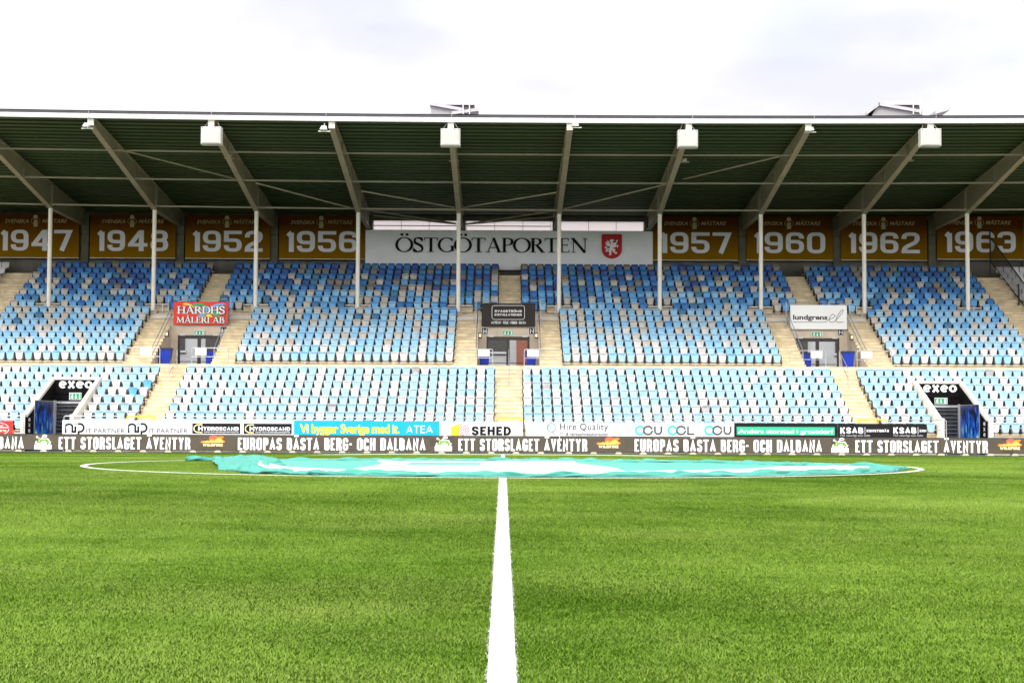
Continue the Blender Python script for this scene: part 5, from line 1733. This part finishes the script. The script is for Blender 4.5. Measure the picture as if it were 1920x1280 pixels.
for (px, py), lab in (((430, 296), 'small plate lamp on the beam behind the leftmost loudspeaker box'), ((851, 301), 'small plate lamp on the beam behind the second loudspeaker box'), ((1283, 303), 'small plate lamp on the beam behind the third loudspeaker box'), ((1704, 300.5), 'small plate lamp on the beam behind the rightmost loudspeaker box')):
    p = U(px, py, 87.0)
    e = empty('beam_lamp', (p.x, 87, p.z), lab, 'lamp', 'plate lamps under the roof beams')
    mb = MB(); mb.box(p.x - .26, p.x + .26, 86.85, 87.1, p.z - .05, p.z, M_beam); mb.build('plate', M_beam, e)
    mb = MB(); mb.cbox(p.x - .12, p.x + .12, 86.86, 87.05, p.z + .002, p.z + .16, .02, M_steelw); mb.build('lamp_head', M_steelw, e)
for px in (167, 397, 612, 847, 1078, 1298, 1526, 1754):      # thin lightning rods along the edge
    p = U(px, 213, 81.5)
    e = empty('edge_rod', (p.x, 81.5, p.z), None, None)
    e.parent = roof
    e.matrix_parent_inverse = Matrix.Translation(roof.location).inverted()
    bpy.data.objects.remove(e)
    mb = MB(); mb.tube((p.x, 81.38, p.z - .28), (p.x, 81.38, p.z + .10), .012, 6, M_galv); mb.build('edge_rod', M_galv, roof)

# ------------------------------------------------------------------ buildings behind
M_clad = mat('grey metal cladding', (.32, .31, .32), .55, .10, 2, stretch=(6, 1, .1))
M_cap = mat('pale grey roof sheet', (.44, .43, .44), .5, .06, 1)
M_louv = mat('dark louvre', (.06, .055, .05), .6, .2, 6)
M_brick = bpy.data.materials.new('red brick'); M_brick.use_nodes = True
_n, _l = M_brick.node_tree.nodes, M_brick.node_tree.links
_t = _n.new('ShaderNodeTexBrick'); _g = _n.new('ShaderNodeNewGeometry'); _s = _n.new('ShaderNodeSeparateXYZ'); _c = _n.new('ShaderNodeCombineXYZ')
_l.new(_g.outputs['Position'], _s.inputs[0]); _l.new(_s.outputs['X'], _c.inputs[0]); _l.new(_s.outputs['Z'], _c.inputs[1]); _l.new(_c.outputs[0], _t.inputs['Vector'])
_t.inputs['Scale'].default_value = 2.2; _t.inputs['Color1'].default_value = (.42, .10, .04, 1); _t.inputs['Color2'].default_value = (.34, .075, .03, 1); _t.inputs['Mortar'].default_value = (.30, .20, .15, 1)
_l.new(_t.outputs['Color'], _n['Principled BSDF'].inputs['Base Color']); _n['Principled BSDF'].inputs['Roughness'].default_value = .9
D2 = 150.0
zt = U(943, 216, D2).z
e = empty('industrial_building', (5, D2 + 12, -.45), 'large grey industrial building behind the stand, only two rooftop housings showing', 'building')
mb = MB(); mb.box(-70, 80, D2 + 6, D2 + 30, -.45, zt - .6, M_clad); mb.build('wall', M_clad, e)
def housing(ox, pts_gable, roofs, cap, louv, ladder):
    Q = lambda x, y: (U(x, y, D2).x, U(x, y, D2).z)
    mb = MB(); mb.prism([Q(*p) for p in pts_gable], 'y', D2, D2 + 9, M_clad)
    h = mb.build('roof_housing', M_clad, e)
    for (p, q) in roofs:
        a, b = Q(*p), Q(*q)
        t = .28
        mb = MB(); mb.prism([a, b, (b[0], b[1] + t), (a[0], a[1] + t)], 'y', D2 - .35, D2 + 9.3, M_cap); mb.build('roof_sheet', M_cap, h)
    (x0, y0, x1, y1) = cap
    Q2 = lambda x, y: (U(x, y, D2 + 2).x, U(x, y, D2 + 2).z)
    a, b = Q2(x0, y1), Q2(x1, y0)
    mb = MB(); mb.box(a[0], b[0], D2 + 2, D2 + 7, a[1], b[1], M_cap); mb.build('ridge_cap', M_cap, h)
    (x0, y0, x1, y1) = louv
    a, b = Q2(x0, y1), Q2(x1, y0)
    mb = MB(); mb.box(a[0], b[0], D2 + 2.2, D2 + 6.8, a[1], b[1], M_louv); mb.build('louvre', M_louv, h)
    for x in ladder:
        a, b = Q(x, 216), Q(x, 186 if ox == 0 else 180)
        mb = MB(); mb.tube((a[0], D2 - .5, a[1]), (b[0], D2 - .5, b[1]), .05, 6, M_fascia); mb.build('ladder_rail', M_fascia, h)
housing(0, [(808, 222), (880, 222), (866, 209), (808, 199)], [((806, 198.5), (868, 209.5)), ((848, 216), (897, 209.5))], (829, 190.5, 889.5, 196.5), (842, 199, 889, 206), (868.5, 880.5))
housing(1, [(1632, 222), (1740, 222), (1725, 213), (1647, 199.5), (1645, 199.5)], [((1646, 199), (1728, 213.5)), ((1624, 216), (1647.5, 199)), ((1752, 215), (1779, 208))], (1657, 190, 1726, 196.5), (1680, 198.5, 1726, 207), (1710, 1723))
for px0, px1, y in ((757, 806, 209.5), (1556, 1630, 210.5)):
    a, b = U(px0, 222, D2), U(px1, y, D2)
    mb = MB(); mb.prism([(a.x, a.z), (b.x, a.z), (b.x, b.z), (a.x + (b.x - a.x) * .2, b.z), (a.x, b.z - .1)], 'y', D2 + .5, D2 + 8, M_cap); mb.build('roof_parapet', M_cap, e)
e = empty('brick_building', (12, 120, -.45), 'red brick and pale clad building seen through the entrance doors', 'building')
mb = MB(); mb.box(.95, 1.9, 118, 126, -.45, 9, M_brick); mb.build('brick_wall', M_brick, e)
M_pclad = mat('pale grey panels', (.60, .62, .64), .6, .05, 1)
mb = MB()
mb.box(-50, .945, 118.2, 126, -.45, 9, M_pclad)
mb.box(1.905, 50, 118.2, 126, -.45, 9, M_pclad)
mb.build('panel_wall', M_pclad, e)
for x in (-24.5, -21.5, -18.6, -1.2, 17.2, 20.5, 24):
    mb = MB(); mb.box(x, x + 1.5, 118.1, 118.195, 6.4, 7.3, M_louv); w = mb.build('window', M_louv, e)
    mb = MB(); mb.box(x - .08, x + 1.58, 118.05, 118.19, 6.24, 6.38, M_white); mb.build('window_sill', M_white, w)

# ------------------------------------------------------------------ the circle cover lying on the pitch
def cover():
    nu, nv = 900, 170
    q = np.random.default_rng(4)
    def waves(x, y, sx, sy, n):
        v = np.zeros_like(x)
        for _ in range(n):
            v += np.sin(x * q.normal(0, sx) + y * q.normal(0, sy) + q.random() * 6.28)
        return v / math.sqrt(n)
    u = np.linspace(0, 1, nu)
    x = -6.75 + 15.6 * u
    yf = -np.sqrt(np.maximum(8.95 ** 2 - x ** 2, 0))
    endl = np.clip((x + 6.75) / .9, 0, 1) ** .5
    s = np.clip((x - 3.8) / 5.05, 0, 1)
    yb = 2.7 - 5.6 * s ** 1.4 + .22 * np.sin(x * 1.7) + .15 * np.sin(x * 3.9 + 1)
    yf = yf + .08 * np.sin(x * 2.3) + .06 * np.sin(x * 5.1 + 2)
    mid = (yf + yb) / 2
    endr = np.sqrt(np.clip((8.86 - x) / 1.2, 0, 1))
    yf = np.where(x < -5.6, -5.2 + (yf + 5.2) * endl, yf)
    yf = mid + (yf - mid) * endr
    yb = mid + (yb - mid) * np.maximum(endr, .04)
    v = np.linspace(0, 1, nv)
    X = np.repeat(x[:, None], nv, 1)
    Y = yf[:, None] + (yb - yf)[:, None] * v[None, :]
    L = (yb - yf)[:, None]
    df, db = v[None, :] * L, (1 - v)[None, :] * L
    hump = lambda d_, w_, h_: h_ * np.exp(-((d_ - w_) / (w_ * .62)) ** 2)
    n1 = waves(X, Y, 1.8, 1.0, 14); n2 = waves(X, Y, 5, 4, 18); n3 = waves(X, Y, 11, 9, 14)
    rg = lambda v: 1 - np.minimum(1, np.abs(v) * 1.15)          # sharp folds
    f1 = rg(waves(X, Y, 2.4, 3.2, 10)); f2 = rg(waves(X, Y, 6, 5, 12)); f3 = rg(waves(X, Y, 13, 9, 12))
    ph1 = 1.6 * waves(X, Y, .9, .9, 8); ph2 = 1.8 * waves(X, Y, 1.2, 1.2, 8)
    cr1 = np.abs(np.sin(X * 4.1 + Y * 3.0 + ph1)) ** .55
    cr2_ = np.abs(np.sin(X * 7.3 - Y * 6.5 + ph2)) ** .5
    am = np.clip(.5 + .55 * waves(X, Y, .8, .4, 8), 0, 1.2)
    cre = .055 * cr1 * (.45 + .55 * am) + .045 * cr2_ * am + .012 * f3
    Z = .012 + hump(df, .40, 1) * .55 * np.clip(.006 + .010 * n1 + cre * .86, .010, .13)
    Z += hump(db, .60, 1) * .6 * np.clip(.004 + .018 * n1 + cre, .012, .14)
    le = np.exp(-((X + 6.1) / .75) ** 2)
    Z += le * np.clip(.03 + .03 * n1 + 1.5 * cre + .04 * f2, .01, .22) * np.clip(df / .5, 0, 1) * np.clip(db / .5, 0, 1)
    re = np.exp(-((X - 7.8) / 1.0) ** 2)
    Z += re * np.clip(.03 * f1 + .03 * f2 + .02 * f3, 0, .10)
    cap = .125 + .09 * np.exp(-((X + 5.6) / .5) ** 2)
    Z = cap * np.tanh(Z / cap)
    edge = np.minimum(np.minimum(df, db), .05) / .05
    Z = .006 + (Z - .006) * edge ** .5
    lines = ((np.abs(np.hypot(X, Y) - 9.15) < .3))
    W = gz(X, Y + CY) + Z + .012
    slant = lambda xx, yy: xx + np.clip((-3 - xx) / 3.75, 0, 1.2) * np.clip(-yy + 1, 0, 7) / 6.5 * 1.3
    vs = np.stack([slant(X, Y), Y + CY, W], 2).reshape(-1, 3)
    i, j = np.meshgrid(np.arange(nu - 1), np.arange(nv - 1), indexing='ij')
    a = (i * nv + j).ravel()
    f = np.stack([a, a + nv, a + nv + 1, a + 1], 1)
    xc, yc = X[:-1, :-1].ravel(), Y[:-1, :-1].ravel()
    r = np.hypot(xc, yc)
    white = (r > 6.1) & (r < 8.15) & (yc < -1.2) & (xc > -5.6)
    lx = -3.0 + .35 * np.sin(np.clip((yc + 5) / 7, 0, 1) * 3.1)
    rx = np.where(yc > 0, 1.7, 1.7 + .6 * np.clip(-yc / 4, 0, 1))
    logo = (xc > lx) & (xc < rx) & (yc < 2.3)
    logo &= ~((xc > -2.1) & (xc < -.5) & (yc > -2.0) & (yc < .6))
    white |= logo
    d_f = df[:-1, :-1].ravel(); d_b = db[:-1, :-1].ravel()
    white &= (d_f > .75) & (d_b > 1.0)
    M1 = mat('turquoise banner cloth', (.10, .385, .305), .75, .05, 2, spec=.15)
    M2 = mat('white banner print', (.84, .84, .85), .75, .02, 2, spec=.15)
    M3 = mat('shaded rumpled turquoise cloth', (.075, .315, .255), .7, .10, 3, spec=.2)  # darker copy of the turquoise: shade of the folds put into the colour
    n_, l_ = M3.node_tree.nodes, M3.node_tree.links
    g_ = n_.new('ShaderNodeNewGeometry'); mp3 = n_.new('ShaderNodeMapping'); mp3.inputs['Scale'].default_value = (.55, 1.0, 1.6)
    mp3.inputs['Rotation'].default_value = (0, 0, .5)
    t3 = n_.new('ShaderNodeTexNoise'); t3.noise_type = 'RIDGED_MULTIFRACTAL'; t3.inputs['Scale'].default_value = 2.2; t3.inputs['Detail'].default_value = 3; t3.inputs['Distortion'].default_value = .6
    b3 = n_.new('ShaderNodeBump'); b3.inputs['Strength'].default_value = 1.0; b3.inputs['Distance'].default_value = .16
    l_.new(g_.outputs['Position'], mp3.inputs['Vector']); l_.new(mp3.outputs['Vector'], t3.inputs['Vector'])
    l_.new(t3.outputs['Fac'], b3.inputs['Height']); l_.new(b3.outputs['Normal'], n_['Principled BSDF'].inputs['Normal'])
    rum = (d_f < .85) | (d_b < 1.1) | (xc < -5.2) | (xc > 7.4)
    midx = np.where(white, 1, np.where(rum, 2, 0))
    me = bpy.data.meshes.new('circle_cover')
    me.from_pydata(vs.tolist(), [], f.tolist())
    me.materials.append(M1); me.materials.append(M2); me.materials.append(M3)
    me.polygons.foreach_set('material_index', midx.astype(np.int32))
    me.polygons.foreach_set('use_smooth', [True] * len(me.polygons))
    me.update()
    o = bpy.data.objects.new('circle_cover', me)
    COL.objects.link(o)
    tag(o, 'large turquoise and white cloth spread crumpled over the centre circle', 'cloth')
    # gathered folds: strands of bunched cloth winding along the two long edges and over the left end
    SV, SF = [], []
    def strand(pts, rad, flat, seed):
        qq = np.random.default_rng(seed)
        ph = qq.random(4) * 6.28
        n = 10
        o = len(SV)
        m = len(pts)
        for k, (px_, py_) in enumerate(pts):
            t_ = k / (m - 1)
            ta = np.array(pts[min(k + 1, m - 1)]) - np.array(pts[max(k - 1, 0)])
            ta = ta / (np.hypot(*ta) + 1e-9)
            nr = np.array([-ta[1], ta[0]])
            r0 = rad * min(1, 6 * t_, 6 * (1 - t_)) ** .6 * (1 + .35 * math.sin(t_ * m * .21 + ph[0]) + .22 * math.sin(t_ * m * .53 + ph[1])) + .004
            g = float(gz(px_, py_ + CY))
            for i_ in range(n):
                an = 2 * math.pi * i_ / n
                rr = r0 * (1 + .20 * math.sin(3 * an + ph[2] + t_ * m * .13))
                c_ = rr * flat * math.cos(an)
                SV.append((float(slant(px_ + nr[0] * c_, py_)), py_ + CY + nr[1] * c_, g + .012 + max(0, r0 * .85 + rr * math.sin(an))))
        for k in range(m - 1):
            SF.extend([(o + k * n + i_, o + k * n + (i_ + 1) % n, o + (k + 1) * n + (i_ + 1) % n, o + (k + 1) * n + i_) for i_ in range(n)])
        SF.append(tuple(o + i_ for i_ in range(n))); SF.append(tuple(o + (m - 1) * n + i_ for i_ in range(n)))
    fy = lambda xx: float(np.interp(xx, x, yf)); by = lambda xx: float(np.interp(xx, x, yb))
    sq = np.random.default_rng(23)
    for edge_, sgn in ((fy, 1), (by, -1)):
        for k in range(64):
            c0 = sq.uniform(-6.3, 8.2); ln = sq.uniform(.7, 2.6)
            in0 = sq.uniform(.06, .62) if sgn > 0 else sq.uniform(.06, .85)
            sl = sq.uniform(-.28, .28); ph_ = sq.uniform(0, 6.28); aw = sq.uniform(.03, .10)
            pts = []
            for xx in np.arange(max(-6.6, c0 - ln / 2), min(8.5, c0 + ln / 2), .06):
                dd = max(.05, in0 + sl * (xx - c0) + aw * math.sin(xx * 3.1 + ph_))
                pts.append((xx, edge_(xx) + sgn * dd))
            if len(pts) > 5:
                strand(pts, sq.uniform(.018, .036) * (1.0 if sgn > 0 else 1.1), sq.uniform(1.2, 2.1), 100 + k)
    for k in range(46):
        cx_, cy_ = -6.0 + sq.normal(0, .38), sq.uniform(-5.2, 2.0)
        an = sq.uniform(0, 3.14); ln = sq.uniform(.5, 1.4); bend = sq.uniform(-.9, .9)
        pts = [(cx_ + math.cos(an + bend * t_) * ln * t_, cy_ + math.sin(an + bend * t_) * ln * t_) for t_ in np.linspace(-.5, .5, 18)]
        pts = [(max(-6.6, p[0]), max(-6.0, p[1])) for p in pts]
        strand(pts, sq.uniform(.028, .062), sq.uniform(1.1, 1.9), 300 + k)
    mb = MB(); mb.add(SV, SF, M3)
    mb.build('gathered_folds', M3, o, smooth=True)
    # the twisted tail at its back left corner
    path = [(-7.75, 3.1, .055), (-7.45, 3.05, .10), (-7.1, 2.95, .09), (-6.6, 2.8, .085), (-6.1, 2.5, .10), (-5.7, 2.1, .06)]
    vs, fs = [], []
    n = 12
    P = smooth_path([(p[0], p[1]) for p in path], 6)
    for k, p in enumerate(P):
        t = k / (len(P) - 1)
        rad = .052 + .018 * math.sin(t * 9) + (.0 if 0 < k < len(P) - 1 else -.02)
        for i_ in range(n):
            an = 2 * math.pi * i_ / n + t * 5
            rr = rad * (1 + .22 * math.sin(3 * an + t * 8) + .10 * math.sin(5 * an))
            g = float(gz(p[0], p[1] + CY))
            vs.append((p[0], p[1] + CY + rr * 1.5 * math.cos(2 * math.pi * i_ / n), g + .018 + max(0.0, .8 * rad + rr * .9 * math.sin(2 * math.pi * i_ / n))))
    for k in range(len(P) - 1):
        fs += [(k * n + i_, k * n + (i_ + 1) % n, (k + 1) * n + (i_ + 1) % n, (k + 1) * n + i_) for i_ in range(n)]
    fs += [tuple(range(n)), tuple((len(P) - 1) * n + i_ for i_ in range(n))]
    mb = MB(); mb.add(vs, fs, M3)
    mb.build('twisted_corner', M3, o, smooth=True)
cover()
